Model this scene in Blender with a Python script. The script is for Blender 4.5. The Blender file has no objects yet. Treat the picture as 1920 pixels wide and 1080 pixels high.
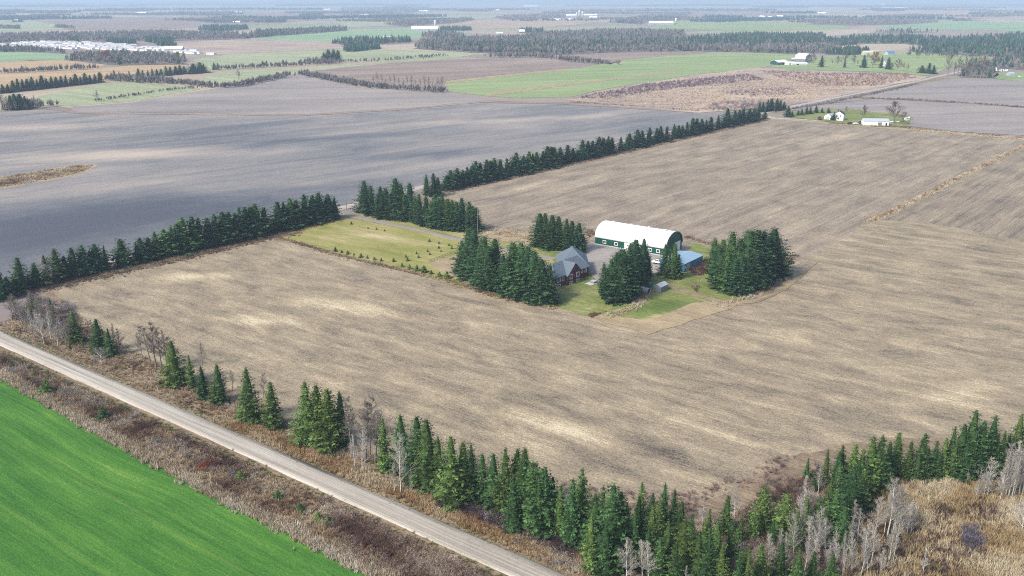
import bpy, bmesh, math, random
import numpy as np
from mathutils import Vector, Matrix
from mathutils.geometry import tessellate_polygon

# ------------------------------------------------------------------ camera
SC = bpy.context.scene
COL = SC.collection
F = 1700.0                      # focal length in pixels of a 1920 wide frame
H = 100.0
PITCH = math.atan(543.0 / F)
cam = bpy.data.cameras.new('camera'); co = bpy.data.objects.new('camera', cam); COL.objects.link(co)
co.location = (0, 0, H); co.rotation_euler = (math.pi / 2 - PITCH, 0, 0)
cam.sensor_fit = 'HORIZONTAL'; cam.angle = 2 * math.atan(960 / F)
cam.clip_start = 1.0; cam.clip_end = 90000.0
SC.camera = co
# ------------------------------------------------------------------ light
SUN_EL, SUN_AZ = math.radians(42), math.radians(232)    # azimuth clockwise from +Y
w = bpy.data.worlds.new('World'); SC.world = w; w.use_nodes = True
nt = w.node_tree; bg = nt.nodes['Background']
sky = nt.nodes.new('ShaderNodeTexSky'); sky.sky_type = 'NISHITA'; sky.sun_disc = False
sky.sun_elevation = SUN_EL; sky.sun_rotation = SUN_AZ
sky.air_density = 1.0; sky.dust_density = 2.5; sky.ozone_density = 1.0
nt.links.new(sky.outputs[0], bg.inputs[0]); bg.inputs[1].default_value = 0.115
sl = bpy.data.lights.new('sun', 'SUN'); sl.energy = 2.3; sl.angle = math.radians(11); sl.color = (1, .935, .85)
so = bpy.data.objects.new('sun', sl); COL.objects.link(so)
sd = Vector((math.sin(SUN_AZ) * math.cos(SUN_EL), math.cos(SUN_AZ) * math.cos(SUN_EL), math.sin(SUN_EL)))
so.rotation_euler = sd.to_track_quat('Z', 'Y').to_euler(); so.location = (0, 0, 400)
SC.view_settings.view_transform = 'Standard'; SC.view_settings.look = 'None'
SC.view_settings.exposure = 1.08; SC.view_settings.gamma = 1
SC.cycles.max_bounces = 4; SC.cycles.diffuse_bounces = 2; SC.cycles.glossy_bounces = 2
SC.cycles.transparent_max_bounces = 6; SC.cycles.volume_bounces = 0
SC.cycles.use_denoising = False
SC.cycles.pixel_filter_type = 'BLACKMAN_HARRIS'; SC.cycles.filter_width = 1.05

# ------------------------------------------------------------------ helpers
R = np.random.default_rng(7)
random.seed(7)
def g(x, y, z=0.0):
    cx = (x - 960) / F; cy = (540 - y) / F
    d = (cx, math.cos(PITCH) + cy * math.sin(PITCH), -math.sin(PITCH) + cy * math.cos(PITCH))
    t = (H - z) / -d[2]
    return (d[0] * t, d[1] * t)
def top_z(loc, ytop):           # height above loc whose image row is ytop
    X, Y = loc
    a = math.tan(math.atan((ytop - 540) / F) + PITCH)
    return H - a * Y            # (rows are exact on the centre column, near enough elsewhere)
def C(h, k=.62):
    h = h.lstrip('#'); v = [int(h[i:i+2], 16) / 255 for i in (0, 2, 4)]
    return tuple(k * (c / 12.92 if c <= .04045 else ((c + .055) / 1.055) ** 2.4) for c in v)
def tag(o, label=None, cat=None, group=None, kind=None):
    if label: o['label'] = label
    if cat: o['category'] = cat
    if group: o['group'] = group
    if kind: o['kind'] = kind
    return o
def empty(name, loc, rz=0, sc=None):
    o = bpy.data.objects.new(name, None); COL.objects.link(o); o.location = loc; o.rotation_euler = (0, 0, rz)
    o.empty_display_size = .5
    if sc: o.scale = sc
    return o
def mesh_from(name, V, Fc, mat=None, col=None):
    me = bpy.data.meshes.new(name)
    V = np.asarray(V, dtype=np.float32); Fc = np.asarray(Fc, dtype=np.int32)
    n, k = Fc.shape
    me.vertices.add(len(V)); me.vertices.foreach_set('co', V.ravel())
    me.loops.add(n * k); me.loops.foreach_set('vertex_index', Fc.ravel())
    me.polygons.add(n); me.polygons.foreach_set('loop_start', np.arange(0, n * k, k, dtype=np.int32))
    me.update(calc_edges=True)
    if col is not None:
        at = me.attributes.new('tone', 'FLOAT_COLOR', 'POINT')
        c4 = np.ones((len(V), 4), dtype=np.float32); c4[:, :3] = col
        at.data.foreach_set('color', c4.ravel())
    if mat: me.materials.append(mat)
    return me
def link(name, me, parent=None):
    o = bpy.data.objects.new(name, me); COL.objects.link(o)
    if parent: o.parent = parent
    return o

# ---- materials
def new_mat(name, rough=.9, spec=.2):
    m = bpy.data.materials.new(name); m.use_nodes = True
    b = m.node_tree.nodes['Principled BSDF']; b.inputs['Roughness'].default_value = rough
    b.inputs['Specular IOR Level'].default_value = spec
    return m, m.node_tree, b
def noise(nt, vec, scale, detail=4, rough=.55, dist=0):
    n = nt.nodes.new('ShaderNodeTexNoise'); n.inputs['Scale'].default_value = scale
    n.inputs['Detail'].default_value = detail; n.inputs['Roughness'].default_value = rough
    n.inputs['Distortion'].default_value = dist
    nt.links.new(vec, n.inputs['Vector']); return n.outputs['Fac']
def mapping(nt, vec, rz=0, sc=(1, 1, 1), loc=(0, 0, 0)):
    # rotate into the row direction first, then scale along and across it
    r = nt.nodes.new('ShaderNodeVectorRotate'); r.rotation_type = 'Z_AXIS'; r.inputs['Angle'].default_value = -rz
    nt.links.new(vec, r.inputs['Vector'])
    m = nt.nodes.new('ShaderNodeMapping'); m.inputs['Scale'].default_value = sc; m.inputs['Location'].default_value = loc
    nt.links.new(r.outputs[0], m.inputs['Vector']); return m.outputs[0]
def mth(nt, op, a, b=None, clamp=False):
    n = nt.nodes.new('ShaderNodeMath'); n.operation = op; n.use_clamp = clamp
    for i, v in enumerate((a, b)):
        if v is None: continue
        if isinstance(v, (int, float)): n.inputs[i].default_value = v
        else: nt.links.new(v, n.inputs[i])
    return n.outputs[0]
def ramp(nt, fac, stops, k=.62):
    r = nt.nodes.new('ShaderNodeValToRGB'); e = r.color_ramp.elements
    while len(e) < len(stops): e.new(.5)
    for el, (p, h) in zip(e, stops):
        el.position = p; el.color = (*C(h, k), 1)
    nt.links.new(fac, r.inputs[0]); return r.outputs[0]
def mixc(nt, fac, a, b, mode='MIX'):
    n = nt.nodes.new('ShaderNodeMix'); n.data_type = 'RGBA'; n.blend_type = mode
    for i, v in ((0, fac), (6, a), (7, b)):
        if isinstance(v, (int, float)): n.inputs[i].default_value = v
        elif isinstance(v, tuple): n.inputs[i].default_value = (*v, 1)
        else: nt.links.new(v, n.inputs[i])
    return n.outputs[2]
def field_mat(name, stops, ang=0, al=.01, ac=.15, patch=.012, fine=1.2, w=(.4, .35, .25), bump=.25, spots=None, k=.62, lines=None, rough=.95, grit=.5, wob=8, s2k=.9):
    m, nt, b = new_mat(name, rough, .1)
    tc = nt.nodes.new('ShaderNodeTexCoord').outputs['Object']
    # rows wander a little: displace the coordinates with a slow noise
    wn = nt.nodes.new('ShaderNodeTexNoise'); wn.inputs['Scale'].default_value = .012; wn.inputs['Detail'].default_value = 2; nt.links.new(tc, wn.inputs['Vector'])
    vs_ = nt.nodes.new('ShaderNodeVectorMath'); vs_.operation = 'MULTIPLY_ADD'; nt.links.new(wn.outputs['Color'], vs_.inputs[0]); vs_.inputs[1].default_value = (wob, wob, 0); nt.links.new(tc, vs_.inputs[2])
    wc = vs_.outputs[0]
    st = noise(nt, mapping(nt, wc, math.radians(ang), (al, ac, .1)), 1, 6, .62, .15)
    s2 = noise(nt, mapping(nt, wc, math.radians(ang), (al * 3, ac * 4.5, .1)), 1, 4, .7, .1)
    pa = noise(nt, mapping(nt, wc, math.radians(ang), (patch, patch * 2.2, .1)), 1, 10, .72, .4)
    fi = noise(nt, mapping(nt, wc, math.radians(ang), (fine * .35, fine, .1)), 1, 4, .7)
    gt = noise(nt, mapping(nt, tc, math.radians(ang), (fine * 1.2, fine * 2.2, .1)), 1, 3, .8)
    def dev(v, k): return mth(nt, 'MULTIPLY', mth(nt, 'SUBTRACT', v, .5), k)
    s = mth(nt, 'ADD', mth(nt, 'ADD', mth(nt, 'ADD', dev(st, w[0]), dev(s2, w[0] * s2k)), dev(pa, w[1])), mth(nt, 'ADD', dev(fi, w[2]), dev(gt, grit)))
    s = mth(nt, 'ADD', mth(nt, 'MULTIPLY', s, 2.6), .5, True)
    if spots:
        for (x, y, rx, ry, sa, amt) in spots:      # soil and straw patches: world centre, radii, turn, amount
            v = nt.nodes.new('ShaderNodeVectorMath'); v.operation = 'SUBTRACT'; nt.links.new(tc, v.inputs[0]); v.inputs[1].default_value = (x, y, 0)
            mp = mapping(nt, v.outputs[0], math.radians(sa), (1 / rx, 1 / ry, 0))
            ln = nt.nodes.new('ShaderNodeVectorMath'); ln.operation = 'LENGTH'; nt.links.new(mp, ln.inputs[0])
            f = mth(nt, 'SUBTRACT', 1.0, ln.outputs['Value'], True)
            f = mth(nt, 'MULTIPLY', mth(nt, 'MULTIPLY', f, mth(nt, 'ADD', mth(nt, 'MULTIPLY', fi, .9), mth(nt, 'MULTIPLY', st, 1.1))), amt)
            s = mth(nt, 'ADD', s, f)
    colr = ramp(nt, s, stops, k)
    if lines:           # tramlines left by the drill: pitch, width, colour, strength
        pitch, wd, hexc, amt = lines
        mp = mapping(nt, tc, math.radians(ang), (1, 1, 1))
        sep = nt.nodes.new('ShaderNodeSeparateXYZ'); nt.links.new(mp, sep.inputs[0])
        yy = mth(nt, 'ADD', sep.outputs[1], mth(nt, 'MULTIPLY', st, 1.2))
        fr = mth(nt, 'FRACT', mth(nt, 'DIVIDE', yy, pitch))
        d = mth(nt, 'ABSOLUTE', mth(nt, 'SUBTRACT', fr, .5))
        msk = mth(nt, 'MULTIPLY', mth(nt, 'SUBTRACT', 1, mth(nt, 'DIVIDE', d, wd / pitch), True), mth(nt, 'ADD', mth(nt, 'MULTIPLY', fi, 1.2), amt - .6), True)
        colr = mixc(nt, msk, colr, C(hexc, k))
    nt.links.new(colr, b.inputs['Base Color'])
    if bump:
        bn = nt.nodes.new('ShaderNodeBump'); bn.inputs['Strength'].default_value = bump; bn.inputs['Distance'].default_value = .25
        nt.links.new(fi, bn.inputs['Height']); nt.links.new(bn.outputs[0], b.inputs['Normal'])
    return m
def paint(name, hexc, rough=.6, var=.12, sc=.8, k=.62, metal=0, stripes=None):
    m, nt, b = new_mat(name, rough, .35)
    tc = nt.nodes.new('ShaderNodeTexCoord').outputs['Object']
    n = noise(nt, tc, sc, 5, .6)
    c = C(hexc, k); lo = tuple(x * (1 - var) for x in c); hi = tuple(min(x * (1 + var), .95) for x in c)
    col = mixc(nt, mth(nt, 'ADD', mth(nt, 'MULTIPLY', mth(nt, 'SUBTRACT', n, .5), 2.5), .5, True), lo, hi)
    if stripes:         # seams of the sheets
        ax, pitch, wd, dk = stripes
        sep = nt.nodes.new('ShaderNodeSeparateXYZ'); nt.links.new(tc, sep.inputs[0])
        fr = mth(nt, 'FRACT', mth(nt, 'DIVIDE', sep.outputs[ax], pitch))
        msk = mth(nt, 'LESS_THAN', fr, wd)
        col = mixc(nt, msk, col, tuple(x * dk for x in c))
    nt.links.new(col, b.inputs['Base Color']); b.inputs['Metallic'].default_value = metal
    return m
def attr_mat(name, hexc, rough=.9, objvar=.25, k=.62, warm=None):
    m, nt, b = new_mat(name, rough, .1)
    a = nt.nodes.new('ShaderNodeAttribute'); a.attribute_name = 'tone'
    col = mixc(nt, 1.0, C(hexc, k), a.outputs['Color'], 'MULTIPLY')
    oi = nt.nodes.new('ShaderNodeObjectInfo')
    if warm:
        col = mixc(nt, mth(nt, 'POWER', oi.outputs['Random'], 1.6), col, mixc(nt, 1.0, C(warm, k), a.outputs['Color'], 'MULTIPLY'))
    if objvar:
        wn = nt.nodes.new('ShaderNodeTexWhiteNoise'); wn.noise_dimensions = '1D'; nt.links.new(oi.outputs['Random'], wn.inputs['W'])
        f = mth(nt, 'ADD', mth(nt, 'MULTIPLY', wn.outputs['Value'], 2 * objvar), 1 - objvar)
        vm = nt.nodes.new('ShaderNodeVectorMath'); vm.operation = 'SCALE'; nt.links.new(col, vm.inputs[0]); nt.links.new(f, vm.inputs['Scale'])
        col = vm.outputs[0]
    nt.links.new(col, b.inputs['Base Color'])
    return m

# ---- ground sheets from outlines
def densify(P, step, jit):
    out = []; n = len(P)
    for i in range(n):
        a = np.array(P[i]); b = np.array(P[(i + 1) % n]); L = np.hypot(*(b - a))
        s = max(1, min(140, int(L / step)))
        nrm = np.array([-(b - a)[1], (b - a)[0]]) / max(L, 1e-6)
        ph = R.uniform(0, 6.28, 3)
        for j in range(s):
            t = j / s; u = t * L / step
            off = 0 if j == 0 else jit * (.5 * math.sin(u * .35 + ph[0]) + .4 * math.sin(u * 1.1 + ph[1]) + .8 * R.uniform(-.5, .5))
            out.append(tuple(a + (b - a) * t + nrm * off))
    return out
def sheet(name, px, mat, z, step=4, jit=1.0, world=False, kind='structure', label=None):
    P = px if world else [g(*p) for p in px]
    if step: P = densify(P, step, jit)
    V = [Vector((p[0], p[1], z)) for p in P]
    tris = [t for t in tessellate_polygon([V]) if len(set(t)) == 3]
    tt = []
    for t in tris:
        a, b, c = (V[i] for i in t)
        cr = (b - a).cross(c - a).z
        if abs(cr) < 1e-9: continue
        tt.append(t if cr > 0 else t[::-1])
    me = mesh_from(name, [tuple(v) for v in V], tt, mat)
    o = link(name, me); o['kind'] = kind
    if label: o['label'] = label
    return o
def ribbon(name, pts, widths, mat, zc, ze, world=False, crown=True):
    P = pts if world else [g(*p) for p in pts]
    Q = []; W = []
    for i in range(len(P) - 1):
        a = np.array(P[i]); b = np.array(P[i + 1]); L = np.hypot(*(b - a)); s = max(1, int(L / 6))
        for j in range(s): Q.append(a + (b - a) * j / s); W.append(widths[i] + (widths[i + 1] - widths[i]) * j / s)
    Q.append(np.array(P[-1])); W.append(widths[-1])
    V = []; Fc = []
    for i, q in enumerate(Q):
        d = Q[min(i + 1, len(Q) - 1)] - Q[max(i - 1, 0)]; d = d / np.hypot(*d); n = np.array([-d[1], d[0]])
        for t in (-1, -.93, -.5, 0, .5, .93, 1):
            jt = R.uniform(-.18, .18) if abs(t) > .6 else 0
            p = q + n * (t * W[i] / 2 + jt)
            V.append((p[0], p[1], ze if abs(t) == 1 else (zc - abs(t) * .12 * (zc - ze))))
        if i:
            for k in range(6):
                o = (i - 1) * 7 + k; Fc.append((o, o + 1, o + 8, o + 7))
    Fc = [f[::-1] for f in Fc]
    o = link(name, mesh_from(name, V, Fc, mat)); o['kind'] = 'structure'; return o
def in_poly(X, Y, P):
    ins = np.zeros(len(X), bool); n = len(P); j = n - 1
    for i in range(n):
        xi, yi = P[i]; xj, yj = P[j]
        c = ((yi > Y) != (yj > Y)) & (X < (xj - xi) * (Y - yi) / ((yj - yi) or 1e-9) + xi)
        ins ^= c; j = i
    return ins
def scatter_in(px, n, world=False):
    P = px if world else [g(*p) for p in px]
    A = np.array(P); lo = A.min(0); hi = A.max(0); out = np.zeros((0, 2)); tries = 0
    while len(out) < n and tries < 60:
        q = R.uniform(lo, hi, (n * 3, 2)); q = q[in_poly(q[:, 0], q[:, 1], P)]; out = np.vstack([out, q]); tries += 1
    return out[:n]
def area(px):
    P = [g(*p) for p in px]; return abs(sum(P[i - 1][0] * P[i][1] - P[i][0] * P[i - 1][1] for i in range(len(P)))) / 2
def along(px, n, wid, world=False):
    P = np.array([g(*p) for p in px]); L = np.r_[0, np.cumsum(np.hypot(*np.diff(P, axis=0).T))]
    s = R.uniform(0, L[-1], n); X = np.interp(s, L, P[:, 0]); Y = np.interp(s, L, P[:, 1])
    return np.c_[X + R.normal(0, wid, n), Y + R.normal(0, wid, n)]
def tile(tmpl, pts, sc, cols, zsc=None, z0=0):
    """copies of small templates -> one vertex/face/colour set"""
    n = len(pts); which = R.integers(0, len(tmpl), n)
    VV = []; FF = []; CC = []; base = 0
    sc = np.broadcast_to(sc, n); zsc = sc if zsc is None else np.broadcast_to(zsc, n)
    for k, (tv, tf) in enumerate(tmpl):
        idx = np.where(which == k)[0]
        if not len(idx): continue
        a = R.uniform(0, 6.283, len(idx)); ca, sa = np.cos(a), np.sin(a)
        x = (tv[None, :, 0] * ca[:, None] - tv[None, :, 1] * sa[:, None]) * sc[idx, None] + pts[idx, 0, None]
        y = (tv[None, :, 0] * sa[:, None] + tv[None, :, 1] * ca[:, None]) * sc[idx, None] + pts[idx, 1, None]
        z = tv[None, :, 2] * zsc[idx, None] + z0 + 0 * x
        v = np.stack([x, y, z], -1).reshape(-1, 3)
        f = (tf[None] + (np.arange(len(idx)) * len(tv))[:, None, None]).reshape(-1, tf.shape[1]) + base
        VV.append(v); FF.append(f); CC.append(np.repeat(cols[idx], len(tv), 0) * R.uniform(.8, 1.2, (len(v), 1))); base += len(v)
    return np.vstack(VV), np.vstack(FF), np.vstack(CC)
def pick(hexes, n, wts=None, var=.2, k=.62):
    H_ = np.array([C(h, k) for h in hexes]); i = R.choice(len(H_), n, p=None if wts is None else np.array(wts) / sum(wts))
    return H_[i] * R.uniform(1 - var, 1 + var, (n, 1))

def pickc(hexes, pts, var=.2, k=.62):
    # plants of a colour grow together: a slow wave over the ground picks the colour
    x, y = pts[:, 0], pts[:, 1]
    v = .5 + .28 * np.sin(x * .31 + 1.7 * np.sin(y * .17)) + .25 * np.sin(y * .43 + 1.3 * np.sin(x * .23) + 2) + .12 * np.sin((x + y) * .9) + R.normal(0, .16, len(pts))
    H_ = np.array(sorted([C(h, k) for h in hexes], key=sum)); i = np.clip((v * len(H_)).astype(int), 0, len(H_) - 1)
    return H_[i] * R.uniform(1 - var, 1 + var, (len(pts), 1))
# ---- plant templates
def blades(nb, spread, h, wd, curve=.2):
    V = []; Fc = []
    for i in range(nb):
        a = random.uniform(0, 6.28); r0 = random.uniform(0, spread * .45); lean = random.uniform(.1, spread); hh = h * random.uniform(.55, 1)
        bx, by = r0 * math.cos(a), r0 * math.sin(a); tx, ty = bx + lean * math.cos(a), by + lean * math.sin(a)
        p = random.uniform(0, 3.14); dx, dy = wd / 2 * math.cos(p), wd / 2 * math.sin(p)
        o = len(V); V += [(bx - dx, by - dy, 0), (bx + dx, by + dy, 0), (tx, ty, hh)]; Fc.append((o, o + 1, o + 2))
    return np.array(V), np.array(Fc)
def twigbush(n1, r, h, wd):
    V = []; Fc = []
    def strip(p, q, w0):
        d = Vector(q) - Vector(p); s = d.cross(Vector((random.uniform(-1, 1), random.uniform(-1, 1), random.uniform(-1, 1))))
        s = s.normalized() * w0 / 2; o = len(V)
        V.extend([tuple(Vector(p) - s), tuple(Vector(p) + s), tuple(q)]); Fc.append((o, o + 1, o + 2))
    for i in range(n1):
        a = random.uniform(0, 6.28); e = random.uniform(.5, 1.45); L = h * random.uniform(.6, 1)
        q = Vector((r * math.cos(a) * math.cos(e), r * math.sin(a) * math.cos(e), L * math.sin(e)))
        strip((0, 0, 0), q, wd * 1.6)
        for j in range(5):
            t = random.uniform(.35, 1); p = q * t
            d = Vector((random.uniform(-1, 1), random.uniform(-1, 1), random.uniform(0, 1.1))) * h * .28
            strip(p, p + d, wd)
    return np.array(V), np.array(Fc)
def blob_conifer(k=6, lay=3):
    V = []; Fc = []
    for l in range(lay):
        z0 = .04 + l * .26; z1 = min(1, z0 + .52 + .1 * random.random()); r = .24 * (1 - l * .28)
        o = len(V); V.append((random.uniform(-.02, .02), 0, z1)); 
        for i in range(k * 2):
            a = i * math.pi / k + random.uniform(-.1, .1); rr = r * (1 if i % 2 else .62) * random.uniform(.8, 1.15)
            V.append((rr * math.cos(a), rr * math.sin(a), z0 + (.0 if i % 2 else .06)))
        for i in range(k * 2): Fc.append((o, o + 1 + i, o + 1 + (i + 1) % (k * 2)))
    return np.array(V), np.array(Fc)
def blob_decid(n=22):
    V = []; Fc = []
    for i in range(n):
        a = random.uniform(0, 6.28); e = random.uniform(.3, 1.5); r = .32 * math.cos(e) * random.uniform(.6, 1.1)
        z1 = .45 + .55 * math.sin(e) * random.uniform(.7, 1); z0 = random.uniform(.1, .4); p = random.uniform(0, 3.14); wd = random.uniform(.03, .075)
        o = len(V); V += [(r * .35 * math.cos(a) + wd * math.cos(p), r * .35 * math.sin(a) + wd * math.sin(p), z0), (r * .35 * math.cos(a) - wd * math.cos(p), r * .35 * math.sin(a) - wd * math.sin(p), z0 + .1), (r * math.cos(a), r * math.sin(a), z1)]
        Fc.append((o, o + 1, o + 2))
    return np.array(V), np.array(Fc)

# ---- solid builder
class MB:
    def __init__(s): s.v = []; s.f = []
    def add(s, V, Fs): o = len(s.v); s.v += [tuple(v) for v in V]; s.f += [tuple(i + o for i in f) for f in Fs]; return s
    def box(s, x0, x1, y0, y1, z0, z1):
        return s.add([(x0, y0, z0), (x1, y0, z0), (x1, y1, z0), (x0, y1, z0), (x0, y0, z1), (x1, y0, z1), (x1, y1, z1), (x0, y1, z1)],
                     [(3, 2, 1, 0), (4, 5, 6, 7), (0, 1, 5, 4), (1, 2, 6, 5), (2, 3, 7, 6), (3, 0, 4, 7)])
    def tube(s, p, q, r0, r1=None, n=8, cap=True):
        r1 = r0 if r1 is None else r1; p = Vector(p); q = Vector(q); d = (q - p).normalized()
        a = d.orthogonal().normalized(); b = d.cross(a); V = []
        for (c, r) in ((p, r0), (q, r1)):
            for i in range(n): t = 2 * math.pi * i / n; V.append(c + a * (r * math.cos(t)) + b * (r * math.sin(t)))
        Fs = [(i, (i + 1) % n, n + (i + 1) % n, n + i) for i in range(n)]
        if cap: Fs += [tuple(range(n))[::-1], tuple(range(n, 2 * n))]
        return s.add(V, Fs)
    def prism(s, prof, x0, x1):     # profile in y,z run along x
        n = len(prof); V = [(x0, y, z) for y, z in prof] + [(x1, y, z) for y, z in prof]
        return s.add(V, [(i, (i + 1) % n, n + (i + 1) % n, n + i)[::-1] for i in range(n)] + [tuple(range(n)), tuple(range(n, 2 * n))[::-1]])
    def dome(s, c, r, h, n=12, m=4):
        V = []; Fs = []
        for j in range(m):
            e = j / m * math.pi / 2
            for i in range(n): t = 2 * math.pi * i / n; V.append((c[0] + r * math.cos(e) * math.cos(t), c[1] + r * math.cos(e) * math.sin(t), c[2] + h * math.sin(e)))
        V.append((c[0], c[1], c[2] + h))
        for j in range(m - 1):
            for i in range(n): Fs.append((j * n + i, j * n + (i + 1) % n, (j + 1) * n + (i + 1) % n, (j + 1) * n + i))
        for i in range(n): Fs.append(((m - 1) * n + i, (m - 1) * n + (i + 1) % n, m * n))
        return s.add(V, Fs)
    def mesh(s, name, mat, smooth=False):
        me = bpy.data.meshes.new(name); me.from_pydata(s.v, [], s.f); me.materials.append(mat)
        bm = bmesh.new(); bm.from_mesh(me); bmesh.ops.recalc_face_normals(bm, faces=bm.faces); bm.to_mesh(me); bm.free()
        if smooth: me.polygons.foreach_set('use_smooth', [True] * len(me.polygons))
        return me
    def build(s, name, mat, parent=None, smooth=False): return link(name, s.mesh(name, mat, smooth), parent)

# ================================================================== MATERIALS
M = {}
A_HEDGE = math.degrees(math.atan2(g(1460, 222)[1] - g(640, 412)[1], g(1460, 222)[0] - g(640, 412)[0]))
A_ROAD = math.degrees(math.atan2(g(1058, 1080)[1] - g(0, 620)[1], g(1058, 1080)[0] - g(0, 620)[0]))
stub = [(0, '#565048'), (.2, '#82786b'), (.45, '#a5977f'), (.7, '#bbaa8e'), (.88, '#d8c8a4'), (1, '#ecdfbc')]
def sp(x, y, rx, ry, a, amt): q = g(x, y); return (q[0], q[1], rx, ry, a, amt)
M['stub_near'] = field_mat('stubble_near', stub, A_ROAD, .012, .34, .06, 1.7, (.16, .6, .36), .6, grit=.76, wob=9, s2k=1.1,
    spots=[sp(640, 575, 26, 9, -20, .5), sp(480, 600, 20, 8, -10, .4), sp(1060, 805, 24, 8, A_ROAD, .5), sp(1110, 850, 22, 8, A_ROAD, -.25), sp(990, 760, 30, 7, A_ROAD, -.2), sp(1000, 835, 14, 7, A_ROAD, .4),
           sp(1300, 800, 30, 5, A_ROAD, .3), sp(1250, 850, 22, 6, A_ROAD, -.3), sp(350, 520, 30, 8, 10, .3), sp(1800, 740, 25, 9, 20, .35), sp(560, 700, 25, 9, A_ROAD, .15), sp(1640, 790, 40, 6, A_ROAD, -.2), sp(1500, 640, 50, 8, A_ROAD, .15), sp(1230, 690, 40, 10, A_ROAD, -.15)])
M['stub_far'] = field_mat('stubble_far', [(0, '#5a534e'), (.25, '#82776a'), (.5, '#a59785'), (.75, '#beae95'), (1, '#e2d2b0')], A_HEDGE, .006, .24, .035, 1.2, (.22, .44, .32), .4, grit=.6, wob=3, s2k=1.1,
    spots=[sp(1560, 258, 60, 14, A_HEDGE, .3), sp(1000, 350, 40, 8, A_HEDGE, .3), sp(1500, 430, 40, 6, A_HEDGE, .2)])
M['stub_right'] = field_mat('stubble_right', [(0, '#58514c'), (.26, '#82776c'), (.52, '#a0927f'), (.78, '#b9a98e'), (1, '#dac9a6')], A_HEDGE, .008, .26, .03, 1.2, (.34, .42, .32), .4, grit=.55, wob=3, s2k=1.3)
M['dirt'] = field_mat('packed_dirt', [(0, '#75685d'), (.4, '#95866f'), (.7, '#b3a283'), (1, '#c9b793')], 40, .04, .5, .05, 1.5, (.4, .4, .3), .3)
M['plough'] = field_mat('ploughed', [(0, '#61656f'), (.28, '#7d8084'), (.52, '#9a9693'), (.78, '#b6aca2'), (1, '#cdbfac')], A_HEDGE - 8, .0025, .035, .005, .9, (.26, .62, .2), .3, grit=.45, wob=20, s2k=.45,
    spots=[sp(120, 430, 170, 100, 20, -.4), sp(300, 400, 220, 70, 20, -.25), sp(500, 300, 200, 60, 20, .05), sp(250, 290, 130, 30, 10, .5), sp(600, 260, 160, 20, 20, -.35), sp(780, 290, 90, 25, 20, -.35), sp(950, 225, 120, 22, 20, .45), sp(60, 240, 120, 30, 10, .35)])
M['plough_up'] = field_mat('ploughed_upper', [(0, '#7a7678'), (.28, '#968f8d'), (.55, '#aca39c'), (.8, '#bdb2a6'), (1, '#d0c3b0')], 10, .002, .02, .004, .5, (.3, .36, .16), .2, wob=30)
M['wheat'] = field_mat('winter_wheat', [(0, '#2c5c2a'), (.3, '#427530'), (.55, '#568b38'), (.8, '#6f9e44'), (1, '#a0b866')], A_ROAD, .02, .35, .03, 3.2, (.34, .3, .38), .5, lines=(15.5, .6, '#7d9a4a', .35))
M['lawn'] = field_mat('lawn', [(0, '#7b8444'), (.3, '#969852'), (.55, '#aca668'), (.8, '#c2b484'), (1, '#d8caa2')], A_ROAD, .03, .12, .03, 1.2, (.35, .45, .25), .3,
    spots=[sp(700, 440, 26, 8, A_ROAD, .5), sp(640, 445, 14, 10, 0, .1), sp(760, 480, 30, 8, A_ROAD, -.1)])
M['yard_grass'] = field_mat('yard_grass', [(0, '#566a38'), (.35, '#778848'), (.6, '#979c5e'), (.8, '#b6ae7c'), (1, '#cdc094')], A_ROAD, .05, .12, .05, 1.5, (.3, .4, .35), .4,
    spots=[sp(1240, 575, 18, 9, 20, -.45), sp(1090, 555, 14, 8, 30, .1), sp(1200, 610, 30, 5, 40, .6), sp(1140, 600, 8, 6, 0, .5)])
M['dry'] = field_mat('dry_grass_ground', [(0, '#8a7a62'), (.4, '#b09d7e'), (.7, '#c6b48f'), (1, '#dccba6')], A_ROAD, .05, .2, .04, 1.5, (.3, .35, .4), .5)
M['verge'] = field_mat('verge_soil', [(0, '#6b5c50'), (.35, '#8a7866'), (.6, '#a6937a'), (.85, '#b8a684'), (1, '#c2b58c')], A_ROAD, .06, .3, .05, 1.2, (.3, .4, .35), .6)
M['marshg'] = field_mat('marsh_ground', [(0, '#54463d'), (.4, '#7c6a57'), (.65, '#a68f6f'), (.85, '#c0a881'), (1, '#d2bd98')], 0, .06, .08, .06, 1.3, (.25, .5, .35), .6)
M['peat'] = field_mat('peat', [(0, '#4d423a'), (.5, '#726252'), (1, '#a08c6e')], 0, .06, .08, .06, 1.3, (.25, .5, .35), .6)
M['scrub'] = field_mat('scrub_meadow', [(0, '#8d7f82'), (.3, '#ab9a90'), (.55, '#c4b09c'), (.8, '#d8c5ab'), (1, '#e6d6bd')], 20, .006, .02, .008, .4, (.35, .5, .2), .3)
M['gravel'] = field_mat('gravel_road', [(0, '#9d9588'), (.35, '#b9b1a3'), (.65, '#cbc4b7'), (1, '#dfdacd')], A_ROAD, .006, .8, .05, 2.5, (.9, .25, .25), .2, wob=2)
M['gravel2'] = field_mat('gravel_lane', [(0, '#8d8783'), (.4, '#a7a09a'), (.7, '#b9b2aa'), (1, '#cbc5bc')], 20, .05, .5, .05, 1.6, (.3, .4, .3), .3)
M['asph'] = field_mat('worn_asphalt', [(0, '#85827a'), (.4, '#9c978c'), (.7, '#aba598'), (1, '#bdb6a8')], A_ROAD, .05, .6, .05, 1.6, (.3, .4, .3), .2)
M['gold'] = field_mat('golden_stubble', [(0, '#b59a74'), (.5, '#c9ad84'), (1, '#dcc59c')], 15, .002, .03, .004, .2, (.4, .4, .2), 0)
M['palegreen'] = field_mat('pale_green_field', [(0, '#8f9c76'), (.4, '#a8b189'), (.7, '#bcc09c'), (1, '#cfcfae')], A_ROAD, .003, .05, .004, .2, (.5, .4, .2), 0)
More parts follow.
